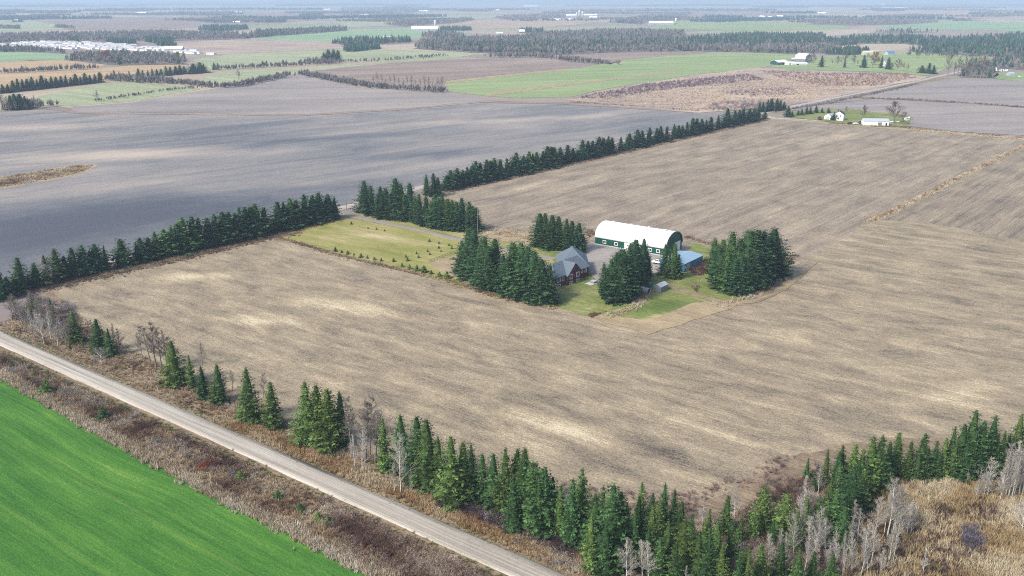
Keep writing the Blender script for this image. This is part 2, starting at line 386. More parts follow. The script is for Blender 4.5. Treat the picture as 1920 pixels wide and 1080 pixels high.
M['green'] = field_mat('green_field', [(0, '#7d9462'), (.4, '#97ab74'), (.7, '#acb984'), (1, '#c2c698')], 20, .002, .03, .004, .2, (.4, .4, .2), 0)
M['green2'] = field_mat('green_field_far', [(0, '#7d9e72'), (.4, '#93b284'), (.7, '#a8bf94'), (1, '#bac9a2')], 20, .002, .02, .003, .2, (.4, .4, .2), 0)
M['brownf'] = field_mat('brown_field', [(0, '#84756e'), (.4, '#9d8c80'), (.7, '#ae9d8e'), (1, '#c2b19e')], 25, .002, .02, .004, .2, (.4, .4, .2), 0)
M['tanf'] = field_mat('tan_field', [(0, '#ab9680'), (.5, '#bfaa90'), (1, '#d2bfa3')], 15, .002, .02, .003, .1, (.4, .4, .2), 0)
M['woodfloor'] = field_mat('wood_floor', [(0, '#6a635e'), (.5, '#857a72'), (1, '#9d9080')], 0, .02, .02, .01, .3, (.3, .4, .3), 0)
# base ground: patchwork of far fields laid out on the township grid
def ground_mat():
    m, nt, b = new_mat('far_fields', .95, .1)
    tc = nt.nodes.new('ShaderNodeTexCoord').outputs['Object']
    mp = mapping(nt, tc, math.radians(A_HEDGE), (1 / 620, 1 / 300, 0))
    wv = nt.nodes.new('ShaderNodeTexVoronoi'); wv.distance = 'CHEBYCHEV'; wv.inputs['Scale'].default_value = 1; wv.inputs['Randomness'].default_value = .8
    nt.links.new(mp, wv.inputs['Vector'])
    sep = nt.nodes.new('ShaderNodeSeparateColor'); nt.links.new(wv.outputs['Color'], sep.inputs[0])
    r = nt.nodes.new('ShaderNodeValToRGB'); r.color_ramp.interpolation = 'CONSTANT'; e = r.color_ramp.elements
    st = [(0, '#b5a698'), (.16, '#c9b69e'), (.3, '#a0938f'), (.42, '#b4ba94'), (.52, '#b0a296'), (.66, '#d6c6a9'), (.78, '#9db583'), (.88, '#a89f8b')]
    while len(e) < len(st): e.new(.5)
    for el, (p, h) in zip(e, st): el.position = p; el.color = (*C(h), 1)
    nt.links.new(sep.outputs[0], r.inputs[0])
    n = noise(nt, mapping(nt, tc, math.radians(A_HEDGE), (.004, .03, 0)), 1, 6, .65)
    c = mixc(nt, mth(nt, 'MULTIPLY', n, .5), r.outputs[0], C('#8c837d'))
    nt.links.new(c, b.inputs['Base Color']); return m
M['ground'] = ground_mat()
M['bark'] = paint('bark', '#6d6257', .95, .3, 3)
M['birch'] = paint('pale_bark', '#dedbd6', .9, .25, 2)
M['greybark'] = paint('grey_bark', '#8a827c', .95, .25, 2)
M['needles'] = attr_mat('spruce_needles', '#43643c', .8, .34, .62, '#6c8446')
M['needles_blue'] = attr_mat('dark_needles', '#38583e', .8, .3, .62, '#52703f')
M['twig_pale'] = attr_mat('pale_twigs', '#d2ccc0', .9, .15)
M['twig_grey'] = attr_mat('grey_twigs', '#a3998e', .9, .2)
M['twig_brown'] = attr_mat('brown_twigs', '#85706a', .9, .2)
M['rust'] = attr_mat('rust_leaves', '#b0604a', .9, .1)
M['goldleaf'] = attr_mat('yellow_leaves', '#b39a4a', .9, .15)
M['veg'] = attr_mat('mixed_plants', '#ffffff', .95, 0, 1.0)
M['white_roof'] = paint('white_fabric', '#fdfdfb', .5, .03, .3, .86, stripes=(0, 2.0, .03, .93))
M['white'] = paint('white_paint', '#f4f4f2', .5, .04, .5, .8)
M['green_metal'] = paint('green_metal', '#0e5a4c', .5, .12, .6, .62, stripes=(0, .9, .08, .75))
M['green_end'] = paint('green_fabric', '#0d4f47', .6, .12, .6)
M['brick'] = paint('red_brick', '#733840', .9, .22, 2.5)
M['shingle'] = paint('grey_shingle', '#74838f', .9, .14, 1.8, .62, stripes=(2, .35, .12, .85))
M['shingle_dark'] = paint('dark_shingle', '#4f5763', .9, .14, 1.8)
M['glass'] = paint('dark_glass', '#2e343c', .15, .1)
M['blue_metal'] = paint('blue_siding', '#4f8fc4', .5, .1, .5, .62, stripes=(0, .8, .1, .8))
M['steel_roof'] = paint('steel_roof', '#9fbfd4', .4, .08, .5, .62, stripes=(0, .9, .06, .88))
M['shed_wood'] = paint('weathered_boards', '#8f979f', .9, .2, 2, .62, stripes=(0, .3, .12, .6))
M['silver'] = paint('tank_silver', '#c9ccd2', .4, .15, 2)
M['teal'] = paint('teal_plastic', '#1f8a7c', .5, .1, 2)
M['concrete'] = paint('pale_concrete', '#d6d6d3', .9, .12, 1.5)
M['greyw'] = paint('grey_boards', '#8d939a', .9, .25, 1.2)
M['cream'] = paint('cream_siding', '#e3dfc8', .8, .05)
M['pole'] = paint('pole_wood', '#8c857d', .9, .15)
M['red'] = paint('red_paint', '#a8432f', .5, .1)
M['blackrub'] = paint('rubber', '#26262a', .9, .1)
M['navy'] = paint('navy_paint', '#2c3a56', .4, .1)
M['steelblue'] = paint('blue_roofing', '#4d9bc4', .5, .1)
M['home_roof'] = paint('home_roofs', '#dedede', .6, .2, .07, .62)
M['tin'] = paint('pale_tin', '#c9d2d8', .45, .08, .5)

# ================================================================== SETTING
X0 = 32000
gr = sheet('ground', [(-X0, -400), (X0, -400), (X0, 62000), (-X0, 62000)], M['ground'], 0, step=0, world=True)
# far rolling hills closing the plain
def hills():
    V = []; Fc = []; n = 160; rows = [(15000, 0), (16500, .55), (18500, 1), (20500, .7), (24000, 0)]
    for i in range(n + 1):
        t = i / n; x = -14000 + 28000 * t
        hgt = 40 + 75 * (1 / (1 + math.exp(-(x + 3200) / 900))) + 10 * math.sin(t * 23) + 6 * math.sin(t * 51 + 1) + 4 * math.sin(t * 113)
        for (y, k) in rows: V.append((x * (y / 18500), y + 300 * math.sin(t * 17), hgt * k + .5 if k else -.5))
    m = len(rows)
    for i in range(n):
        for j in range(m - 1): o = i * m + j; Fc.append((o, o + m, o + m + 1, o + 1))
    mat, nt, b = new_mat('hill_woods', .95, .1); tc = nt.nodes.new('ShaderNodeTexCoord').outputs['Object']
    c = ramp(nt, noise(nt, mapping(nt, tc, 0, (.0012, .0006, .001)), 1, 6, .6), [(.35, '#6f7168'), (.5, '#8b857d'), (.62, '#a39a86')])
    nt.links.new(c, b.inputs['Base Color'])
    me = mesh_from('hills', V, Fc, mat); me.polygons.foreach_set('use_smooth', [True] * len(me.polygons))
    link('hills', me)['kind'] = 'structure'
hills()
def S(name, px, mat, z, jit=1.0, step=4): return sheet(name, px, M[mat], z, step, jit)
# near fields
S('stubble_field', [(62, 545), (117, 529), (515, 436), (850, 350), (1440, 221), (1580, 231), (1710, 240), (1990, 262), (2700, 330), (3300, 800), (2600, 950), (1920, 860), (1600, 900), (1450, 950), (1340, 960), (1100, 960), (900, 925), (700, 858), (560, 800), (400, 725), (280, 680), (200, 648), (120, 575), (100, 552)], 'stub_near', .03, .8)
S('stubble_field', [(846, 358), (1442, 222), (1580, 230), (1710, 238), (1960, 256), (1930, 272), (1640, 412), (1560, 455), (1480, 500), (1400, 545), (1300, 520), (1200, 450), (1000, 430), (905, 425)], 'stub_far', .05, 3, 6)
S('stubble_field', [(1652, 412), (1935, 274), (2600, 330), (2500, 560), (1920, 452), (1800, 428), (1710, 416)], 'stub_right', .05, 2.5, 6)
S('ploughed_field', [(-900, 900), (-500, 260), (0, 208), (95, 205), (140, 213), (330, 216), (560, 219), (760, 207), (900, 194), (1060, 196), (1310, 213), (1430, 208), (1000, 303), (640, 385), (300, 465), (0, 540), (-300, 700)], 'plough', .03, 2, 8)
S('ploughed_field', [(130, 200), (240, 193), (330, 177), (420, 164), (520, 145), (562, 138), (620, 152), (690, 166), (830, 174), (930, 188), (760, 203), (560, 215), (330, 212), (150, 210)], 'plough_up', .12, 3, 10)
S('field_edge', [(0, 205), (80, 202), (100, 198), (130, 202), (150, 210), (330, 213), (560, 216.6), (760, 204.6), (930, 190), (1070, 192), (1310, 209), (1310, 212), (1060, 196), (900, 192.4), (760, 206), (560, 218), (330, 215), (140, 213), (95, 206)], 'brownf', .2, 2, 10)
S('dry_patch', [(-60, 345), (0, 332), (60, 322), (130, 311), (175, 307), (184, 311), (160, 323), (110, 335), (40, 348), (-60, 362)], 'dry', .06, 1.5)
S('wheat_field', [(-500, 432), (0, 709), (175, 806), (350, 903), (520, 990), (640, 1050), (900, 1185), (900, 1700), (-1500, 1700), (-1500, 432)], 'wheat', .04, .7, 3)
S('verge', [(-420, 470), (0, 617), (50, 566), (100, 546), (135, 585), (200, 640), (280, 672), (400, 716), (560, 790), (700, 848), (900, 912), (1100, 945), (1250, 948), (1340, 933), (1450, 885), (1500, 850), (1600, 830), (1720, 822), (1900, 818), (2600, 900), (2600, 1600), (900, 1600), (900, 1183), (640, 1048), (350, 901), (0, 707), (-420, 480)], 'verge', .045, 1.2, 3)
S('marsh', [(1560, 1000), (1650, 905), (1760, 890), (1920, 905), (2200, 950), (2200, 1500), (1500, 1500), (1520, 1090)], 'marshg', .06, 2, 4)
# hedge bases
def strip_px(name, pts, wid, mat, z, jit=1.0):
    P = [np.array(g(*p)) for p in pts]; Lf = []; Rt = []
    for i, p in enumerate(P):
        d = P[min(i + 1, len(P) - 1)] - P[max(i - 1, 0)]; d /= np.hypot(*d); n = np.array([-d[1], d[0]])
        Lf.append(tuple(p + n * wid / 2)); Rt.append(tuple(p - n * wid / 2))
    return sheet(name, Rt + Lf[::-1], M[mat], z, 4, jit, world=True)
strip_px('verge', [(-200, 606), (0, 553), (117, 528), (500, 441), (637, 410)], 9, 'verge', .07)
strip_px('verge', [(834, 358), (1000, 322), (1200, 277), (1440, 222)], 12, 'verge', .07)
strip_px('dry_strip', [(1632, 416), (1700, 384), (1800, 333), (1870, 298), (1990, 240)], 4.5, 'dry', .09, .8)
strip_px('dry_strip', [(1440, 222), (1620, 236), (1700, 243), (1800, 252), (1930, 262), (2100, 275)], 9, 'dry', .09, 1.5)
# gravel roads
ribbon('gravel_road', [(-420, 452), (-200, 541), (0, 634), (500, 855), (1008, 1080), (1700, 1388)], [6.2] * 6, M['gravel'], .32, .05)
ribbon('gravel_road', [(-200, 610), (100, 517), (400, 446), (655, 387), (830, 341), (1000, 302), (1200, 258), (1440, 210), (1500, 197), (1600, 177), (1700, 157), (1770, 141), (1830, 128)], [6.5] * 13, M['gravel'], .3, .06)
strip_px('verge', [(1450, 211), (1500, 203), (1600, 183), (1700, 162), (1770, 146)], 14, 'verge', .1, 1.5)
ribbon('farm_lane', [(1438, 218), (1452, 222), (1500, 224), (1560, 228), (1600, 233), (1650, 236)], [7, 5.5, 4.5, 4.5, 5, 5], M['gravel'], .25, .1)
# farm lot
S('lawn', [(517, 441), (600, 422), (645, 408), (700, 418), (865, 452), (880, 480), (870, 540), (800, 520), (740, 502), (640, 478), (560, 455)], 'lawn', .10, .8, 3)
S('lawn', [(655, 402), (705, 402), (780, 418), (860, 436), (905, 448), (1000, 464), (1060, 470), (1080, 505), (900, 458), (800, 440), (690, 413)], 'lawn', .105, .5, 3)
S('dry_patch', [(805, 492), (860, 480), (882, 492), (875, 530), (850, 522), (825, 508)], 'dry', .12, .6, 3)
S('yard_grass', [(900, 540), (1000, 520), (1040, 500), (1110, 500), (1160, 530), (1270, 500), (1330, 520), (1400, 548), (1390, 562), (1320, 570), (1215, 622), (1150, 604), (1095, 592), (1040, 575), (930, 560)], 'yard_grass', .11, 1.2, 3)
S('yard_grass', [(1000, 462), (1050, 470), (1120, 462), (1290, 470), (1300, 455), (1345, 470), (1360, 500), (1330, 520), (1240, 520), (1150, 520), (1050, 500)], 'yard_grass', .112, 1, 3)
S('dry_patch', [(880, 425), (930, 430), (1000, 440), (1050, 460), (1000, 466), (940, 452), (905, 445)], 'dry', .13, 1, 3)
ribbon('asphalt_lane', [(643, 399), (665, 406), (720, 418), (800, 434), (865, 450), (960, 470), (1040, 486)], [7, 4.6, 4.2, 4.2, 4.2, 4.2, 4.5], M['asph'], .2, .13)
S('gravel_yard', [(1040, 482), (1098, 476), (1106, 452), (1122, 458), (1250, 482), (1262, 492), (1230, 512), (1180, 520), (1125, 532), (1108, 512), (1090, 500), (1045, 492)], 'gravel2', .15, .7, 2.5)
S('dirt_track', [(1250, 534), (1268, 537), (1300, 549), (1350, 562), (1385, 566), (1420, 560), (1470, 535), (1530, 490), (1533, 493), (1478, 541), (1425, 567), (1385, 571), (1340, 567), (1290, 552), (1255, 541)], 'dirt', .16, .4, 2)
S('dry_patch', [(1100, 592), (1125, 590), (1215, 602), (1300, 568), (1380, 566), (1395, 572), (1300, 600), (1215, 628), (1160, 612)], 'dry', .14, 1, 3)
# mid and far fields
def FAR(name, px, mat, z, jit=5, step=30): return sheet(name, px, M[mat], z, step, jit)
FAR('meadow', [(60, 197), (45, 190), (75, 180), (140, 168), (195, 156), (235, 153), (340, 161), (375, 168), (330, 175), (240, 191), (125, 199)], 'palegreen', .15)
FAR('field', [(-200, 150), (0, 139), (180, 130), (260, 120), (340, 121), (345, 128), (260, 138), (195, 152), (80, 160), (0, 172), (-200, 190)], 'gold', .15)
FAR('field', [(-200, 128), (0, 117), (60, 113), (140, 111), (185, 118), (200, 122), (170, 128), (0, 137), (-200, 145)], 'gold', .15)
FAR('field', [(-200, 100), (0, 96), (110, 101), (138, 106), (110, 112), (0, 116), (-200, 126)], 'green2', .15)
FAR('meadow', [(370, 152), (390, 142), (440, 133), (560, 128), (640, 122), (720, 116), (860, 100), (900, 100), (860, 108), (640, 132), (560, 138), (480, 146), (430, 158), (380, 160)], 'palegreen', .15)
FAR('meadow', [(380, 122), (360, 112), (430, 103), (640, 92), (780, 94), (880, 99), (860, 107), (690, 114), (600, 118), (530, 124), (430, 130), (395, 135)], 'palegreen', .17)
FAR('scrub_land', [(330, 97), (320, 82), (400, 76), (470, 72), (560, 76), (640, 80), (640, 91), (430, 101), (370, 104)], 'scrub', .16)
FAR('field', [(470, 72), (640, 58), (650, 55), (770, 53), (850, 54), (885, 62), (770, 73), (690, 77), (630, 79), (560, 77)], 'green2', .2)
FAR('field', [(565, 137), (640, 127), (740, 117), (860, 111), (1010, 109), (1110, 117), (1140, 122), (1090, 128), (1000, 134), (920, 142), (835, 152), (830, 168), (700, 162), (620, 148)], 'brownf', .18)
FAR('field', [(1020, 106), (1100, 100), (1300, 96), (1330, 99), (1250, 105), (1170, 110), (1145, 121), (1110, 116)], 'brownf', .2)
FAR('field', [(835, 155), (930, 142), (1090, 127), (1180, 112), (1260, 104), (1340, 99), (1460, 99), (1520, 110), (1470, 118), (1420, 128), (1330, 137), (1210, 155), (1130, 168), (1070, 182), (970, 184), (910, 180), (840, 172)], 'green', .2)
FAR('field_edge', [(838, 152), (930, 142), (1060, 129), (1062, 132), (935, 145), (840, 156)], 'dry', .3, 2)
FAR('field_edge', [(910, 176), (1020, 161), (1150, 147), (1260, 134), (1270, 137), (1150, 150), (1030, 165), (920, 180)], 'dry', .3, 3)
FAR('scrub_land', [(1060, 188), (1130, 170), (1210, 155), (1330, 138), (1420, 127), (1500, 131), (1620, 136), (1700, 140), (1740, 144), (1690, 156), (1600, 175), (1500, 194), (1460, 200), (1400, 205), (1310, 212), (1150, 199)], 'scrub', .22)
FAR('meadow', [(1480, 132), (1440, 124), (1500, 110), (1620, 102), (1700, 97), (1850, 104), (1860, 110), (1790, 125), (1740, 142), (1620, 134)], 'green', .24)
FAR('ploughed_field', [(1480, 204), (1600, 182), (1700, 162), (1770, 148), (1900, 150), (2300, 170), (2300, 215), (1990, 206), (1800, 192), (1640, 184)], 'plough_up', .25)
FAR('ploughed_field', [(1480, 206), (1640, 186), (1800, 194), (1990, 208), (2300, 218), (2300, 268), (1950, 256), (1800, 248), (1710, 238), (1560, 222)], 'plough_up', .27)
strip_px('field_edge', [(1600, 184), (1700, 187), (1800, 193), (1920, 202), (2100, 212)], 9, 'verge', .3, 2)
FAR('yard_grass', [(1470, 219), (1490, 211), (1560, 206), (1600, 206), (1640, 211), (1690, 215), (1712, 222), (1705, 238), (1640, 238), (1560, 230)], 'yard_grass', .35, 2, 8)
FAR('field', [(1270, 38), (1340, 37), (1560, 45), (1600, 50), (1560, 56), (1400, 58), (1280, 56), (1200, 55)], 'green', .3)
FAR('field', [(1640, 54), (1700, 44), (1760, 38), (1920, 42), (2300, 50), (2300, 66), (1920, 60), (1840, 56), (1740, 56)], 'green2', .3)
FAR('field', [(800, 46), (880, 38), (1000, 36), (1120, 37), (1100, 44), (1020, 52), (900, 54), (840, 53)], 'tanf', .3)
FAR('field', [(640, 52), (640, 35), (700, 28), (760, 30), (850, 27), (940, 30), (900, 36), (800, 40), (740, 48)], 'palegreen', .32)
FAR('field', [(130, 56), (60, 52), (60, 42), (200, 34), (300, 33), (480, 24), (640, 20), (640, 30), (520, 45), (400, 50), (260, 57)], 'brownf', .3)
FAR('field', [(-300, 62), (-300, 40), (0, 34), (60, 40), (150, 52), (60, 58), (0, 62)], 'palegreen', .32)
FAR('field', [(1500, 16), (1620, 10), (1920, 16), (2300, 20), (2300, 42), (1920, 38), (1700, 27), (1560, 24)], 'tanf', .32)
FAR('field', [(-300, 28), (0, 21), (220, 17), (340, 18), (200, 26), (0, 31), (-300, 36)], 'tanf', .34)
FAR('field', [(1130, 36), (1250, 26), (1330, 22), (1450, 18), (1500, 26), (1400, 35), (1280, 37)], 'brownf', .34)

# ================================================================== TREES
def spruce_mesh(seed, h=16, r=3.4, nw=26, spray=.62, prof=.8, dens=1.0, gap=0.0, z0=.04):
    rng = random.Random(seed); V = []; T = []
    lobe = [(rng.uniform(.08, .22), rng.uniform(0, 6.28), k) for k in (1, 2, 3)]
    for wi in range(nw):
        s = z0 + (1 - z0) * ((wi + rng.uniform(-.3, .3)) / nw); s = min(max(s, z0), .985)
        Rr = r * (1 - s) ** prof * min(1, .72 + s * 1.4) + .12
        nb = int((6 + 9 * (1 - s)) * dens) + 2; a0 = rng.uniform(0, 6.28)
        for b in range(nb):
            if rng.random() < gap: continue
            a = a0 + b * 6.283 / nb + rng.uniform(-.22, .22)
            L = Rr * rng.uniform(.55, 1.22) * (1 + sum(m * math.sin(k * a + p + s * 5) for m, p, k in lobe))
            droop = rng.uniform(-.5, -.12) * (1 - s) + .22 * s
            dx, dy = math.cos(a), math.sin(a); zb = min(.985, s + rng.uniform(-.6, .6) * (1 - z0) / nw) * h; t = .22 + rng.uniform(0, .12); tb = rng.choice((.45, .7, 1.0, 1.15, 1.5))
            while t <= 1.02:
                q = t * L; zz = zb + q * droop + .16 * L * t * t
                for side in (-1, 1, 0):
                    if side == 0 and t < .75: continue
                    aa = a + side * rng.uniform(.5, 1.2); ln = spray * rng.uniform(.7, 1.3) * (.55 + .6 * (1 - s)); wd = ln * rng.uniform(.34, .55)
                    ex, ey = math.cos(aa), math.sin(aa); ez = rng.uniform(-.55, .12)
                    px_, py_ = -ey, ex; tz = rng.uniform(-.45, .45)
                    bx, by, bz = dx * q, dy * q, zz
                    mx, my, mz = bx + ex * ln * .5, by + ey * ln * .5, bz + ez * ln * .4
                    V += [(bx, by, bz), (mx + px_ * wd / 2, my + py_ * wd / 2, mz + tz * wd - .06), (bx + ex * ln, by + ey * ln, bz + ez * ln), (mx - px_ * wd / 2, my - py_ * wd / 2, mz - tz * wd - .06)]
                    tt = tb * rng.uniform(.75, 1.25); T += [(tt, tt * rng.uniform(.95, 1.06), tt * rng.uniform(.85, 1.1))] * 4
                t += (spray * .62) / max(L, .3) * rng.uniform(.8, 1.2)
    # inner mass of needles on the old wood
    n = 11; o = len(V); rows = 9
    for j in range(rows):
        s = z0 + .02 + (.93 - z0) * j / (rows - 1)
        for i in range(n):
            a = i * 6.283 / n; rr = (r * (1 - s) ** prof * min(1, .72 + s * 1.4)) * (.5 + .16 * rng.uniform(-1, 1)) + .03
            V.append((rr * math.cos(a), rr * math.sin(a), s * h + rng.uniform(-.25, .25))); T.append((.8, .8, .8))
    Fc = [(4 * i, 4 * i + 1, 4 * i + 2, 4 * i + 3) for i in range(o // 4)]
    for j in range(rows - 1):
        for i in range(n): Fc.append((o + j * n + i, o + j * n + (i + 1) % n, o + (j + 1) * n + (i + 1) % n, o + (j + 1) * n + i))
    return np.array(V), np.array(Fc), np.array(T)
def prisms(segs, n=3):
    V = []; Fc = []
    for p, q, r0, r1 in segs:
        p = Vector(p); q = Vector(q); d = q - p
        if d.length < 1e-5: continue
        a = d.orthogonal().normalized(); b = d.normalized().cross(a); o = len(V)
        for c, r in ((p, r0), (q, r1)):
            for i in range(n): t = 6.2832 * i / n; V.append(tuple(c + a * (r * math.cos(t)) + b * (r * math.sin(t))))
        for i in range(n): Fc.append((o + i, o + (i + 1) % n, o + n + (i + 1) % n, o + n + i))
    return V, Fc
def bare_tree(seed, h=14, spread=3.0, up=.9, first=.25, n1=26, thick=.16, form='poplar', twig=.022):
    rng = random.Random(seed); tr = []; tw = []
    pts = [Vector((0, 0, 0))]; lean = Vector((rng.uniform(-.05, .05), rng.uniform(-.05, .05), 1))
    ns = 7
    for i in range(ns): pts.append(pts[-1] + (lean + Vector((rng.uniform(-.06, .06), rng.uniform(-.06, .06), 0))) * h / ns * .96)
    for i in range(ns): tr.append((pts[i], pts[i + 1], thick * (1 - i / ns) + .02, thick * (1 - (i + 1) / ns) + .02))
    def at(t):
        f = t * ns; i = min(int(f), ns - 1); return pts[i].lerp(pts[i + 1], f - i)
    for k in range(n1):
        t = first + (1 - first) * (k + rng.random()) / n1; t = min(t, .97); p = at(t); a = rng.uniform(0, 6.28)
        if form == 'poplar': L = spread * (1.22 - t) ** 1.2 * rng.uniform(.6, 1.3); el = rng.uniform(up - .25, up + .25)
        else: L = spread * math.sin(min(1, (1.08 - t) * 1.6) * 1.5) * rng.uniform(.7, 1.15); el = rng.uniform(.25, 1.0) + t * .3
        d = Vector((math.cos(a) * math.cos(el), math.sin(a) * math.cos(el), math.sin(el)))
        q1 = p + d * L * .5; d2 = (d + Vector((rng.uniform(-.25, .25), rng.uniform(-.25, .25), rng.uniform(0, .3)))).normalized(); q2 = q1 + d2 * L * .5
        rb = thick * (.36 if form == 'poplar' else .45) * (1.1 - t)
        tr.append((p, q1, rb + .012, rb * .55 + .008)); tr.append((q1, q2, rb * .55 + .008, .008))
        for j in range(12 if form == 'poplar' else 13):
            u = rng.uniform(.2, 1); b = p.lerp(q1, u * 2) if u < .5 else q1.lerp(q2, u * 2 - 1)
            dd = (d * .8 + Vector((rng.uniform(-.8, .8), rng.uniform(-.8, .8), rng.uniform(-.1, .8)))).normalized()
            l2 = L * rng.uniform(.22, .45) + .25; e = b + dd * l2; tw.append((b, e, twig, .006))
            for _ in range(3):
                b3 = b.lerp(e, rng.uniform(.3, .95)); d3 = (dd + Vector((rng.uniform(-.9, .9), rng.uniform(-.9, .9), rng.uniform(-.3, .7)))).normalized()
                tw.append((b3, b3 + d3 * l2 * rng.uniform(.35, .65), twig * .7, .004))
    return prisms(tr, 4), prisms(tw, 3)
SPR = []        # (crown mesh, trunk mesh, template height, template radius)
def reg_spruce(seed, mat, **k):
    V, Fc, T = spruce_mesh(seed, **k); h = k.get('h', 16)
    me = mesh_from('crown', V, Fc, M[mat], T)
    tm = MB(); tm.tube((0, 0, -.3), (0, 0, h * .5), .24, .14, 7, False); tm.tube((0, 0, h * .5), (0, 0, h * .97), .14, .03, 7, False)
    return (me, tm.mesh('trunk', M['bark']), h, k.get('r', 3.4))
NEAR = [reg_spruce(s, 'needles', h=16, r=r, nw=nw, prof=p, gap=gp) for s, r, nw, p, gp in
        ((1, 3.0, 30, .72, 0), (2, 3.4, 30, .6, .04), (3, 2.7, 32, .8, .02), (4, 3.2, 27, .85, .14), (5, 3.6, 30, .62, .05), (6, 2.6, 28, .7, .22), (7, 3.1, 30, .55, .08), (8, 2.3, 30, .65, .1), (9, 3.3, 26, .75, .25))]
BROAD = [reg_spruce(s, 'needles_blue', h=18, r=r, nw=34, prof=p, gap=gp, spray=.68, dens=1.1) for s, r, p, gp in ((11, 4.0, .5, .05), (12, 4.4, .58, .08), (13, 3.7, .46, .03), (14, 4.2, .62, .12), (15, 3.9, .54, .04))]
MID = [reg_spruce(s, 'needles_blue', h=15, r=r, nw=22, prof=p, gap=gp, spray=.95, dens=.75) for s, r, p, gp in ((21, 3.1, .62, .03), (22, 3.5, .58, .06), (23, 2.8, .74, .1), (24, 3.3, .6, .12), (25, 3.0, .52, .05), (26, 2.5, .66, .2))]
SMALL = [reg_spruce(s, 'needles', h=3, r=.95, nw=12, prof=.8, spray=.32, dens=.6) for s in (31, 32, 33)]
def reg_bare(seed, tm, wm, **k):
    a, b = bare_tree(seed, **k)
    return (mesh_from('branches', a[0], a[1], M[tm]), mesh_from('crown', b[0], b[1], M[wm], np.ones((len(b[0]), 3)) * .95), k.get('h', 14), 3)
POP = [reg_bare(s, 'birch', 'twig_pale', h=14, spread=sp_, up=u, first=f, n1=n, thick=.14, twig=.024) for s, sp_, u, f, n in ((41, 3.4, 1.1, .18, 34), (42, 4.0, 1.0, .22, 32), (43, 3.0, 1.2, .15, 34), (44, 4.4, .9, .15, 34), (45, 3.6, 1.15, .3, 30))]
GREY = [reg_bare(s, 'greybark', 'twig_grey', h=13, spread=sp_, up=u, first=.3, n1=n, thick=.15, form='poplar', twig=.028) for s, sp_, u, n in ((51, 3.2, .95, 28), (52, 3.6, .8, 30), (53, 2.6, 1.0, 26))]
ROUND = [reg_bare(s, 'greybark', 'twig_brown', h=13, spread=4.6, first=.22, n1=30, thick=.3, form='round', twig=.05) for s in (61, 62)]
RUSTT = [reg_bare(71, 'greybark', 'rust', h=10, spread=4.2, first=.2, n1=30, thick=.25, form='round', twig=.16)]
GOLDT = [reg_bare(72, 'greybark', 'goldleaf', h=10, spread=4.2, first=.2, n1=30, thick=.25, form='round', twig=.16)]
WHITEB = [reg_bare(73, 'birch', 'twig_pale', h=6, spread=3.0, first=.2, n1=18, thick=.14, form='round', twig=.03)]
ALL = {'NEAR': NEAR, 'BROAD': BROAD, 'MID': MID, 'SMALL': SMALL, 'POP': POP, 'GREY': GREY, 'ROUND': ROUND, 'RUSTT': RUSTT, 'GOLDT': GOLDT, 'WHITEB': WHITEB}
ORD = ['zeroth', 'first', 'second', 'third', 'fourth', 'fifth', 'sixth', 'seventh', 'eighth', 'ninth', 'tenth', 'eleventh', 'twelfth', 'thirteenth', 'fourteenth', 'fifteenth', 'sixteenth', 'seventeenth', 'eighteenth', 'nineteenth']
def ordn(i):
    if i < 20: return ORD[i]
    t = {2: 'twenty', 3: 'thirty', 4: 'forty', 5: 'fifty', 6: 'sixty', 7: 'seventy'}[i // 10]
    return t[:-1] + 'ieth' if i % 10 == 0 else t + '-' + ORD[i % 10]
def put(kind, loc, h, wf=1.0, label='', group=None, name=None, cat=None):
    t = ALL[kind]; me, tm, th, tr = t[random.randrange(len(t))]
    wf *= {'NEAR': 1.35, 'BROAD': 1.3, 'MID': 1.4, 'SMALL': 1.1}.get(kind, 1); s = h / th; conif = kind in ('NEAR', 'BROAD', 'MID', 'SMALL')
    nm = name or ('spruce_tree' if conif else 'bare_tree')
    o = empty(nm, (loc[0], loc[1], .03), random.uniform(0, 6.28), (s * wf, s * wf, s))
    tag(o, label, cat or ('spruce' if conif else 'bare tree'), group)
    a = link('crown' if True else '', me if conif else tm, o); a.name = 'crown'
    b = link('trunk', tm if conif else me, o)
    return o
REST = []
def merge_rest(name, label):       # the smallest far trees of the rows, past the first few hundred: one object
    vs = []; fs = []; cs = []; b = 0
    for kind, loc, h, wf in REST:
        me, tm, th, tr = random.choice(ALL[kind]); k = h / th; wf *= 1.4; a = random.uniform(0, 6.28)
        n = len(me.vertices); v = np.empty(n * 3, np.float32); me.vertices.foreach_get('co', v); v = v.reshape(-1, 3)
        f = np.empty(len(me.loops), np.int32); me.loops.foreach_get('vertex_index', f); f = f.reshape(-1, 4)
        c = np.empty(n * 4, np.float32); me.attributes['tone'].data.foreach_get('color', c); c = c.reshape(-1, 4)[:, :3] * random.uniform(.75, 1.25)
        x = v[:, 0] * math.cos(a) - v[:, 1] * math.sin(a); y = v[:, 0] * math.sin(a) + v[:, 1] * math.cos(a)
        vs.append(np.c_[x * k * wf + loc[0], y * k * wf + loc[1], v[:, 2] * k]); fs.append(f + b); cs.append(c); b += n
    o = link(name, mesh_from(name, np.vstack(vs), np.vstack(fs), M['needles_blue'], np.vstack(cs))); o['kind'] = 'stuff'; o['label'] = label
def lab(size, adj, noun, one, where):
    t = f'{size}{adj} {noun}, {one}{where}'
    if len(t.replace('-', ' ').split()) > 14: t = f'{noun}, {one}{where}'
    if len(t.replace('-', ' ').split()) > 16: print('LONG', t)
    return t
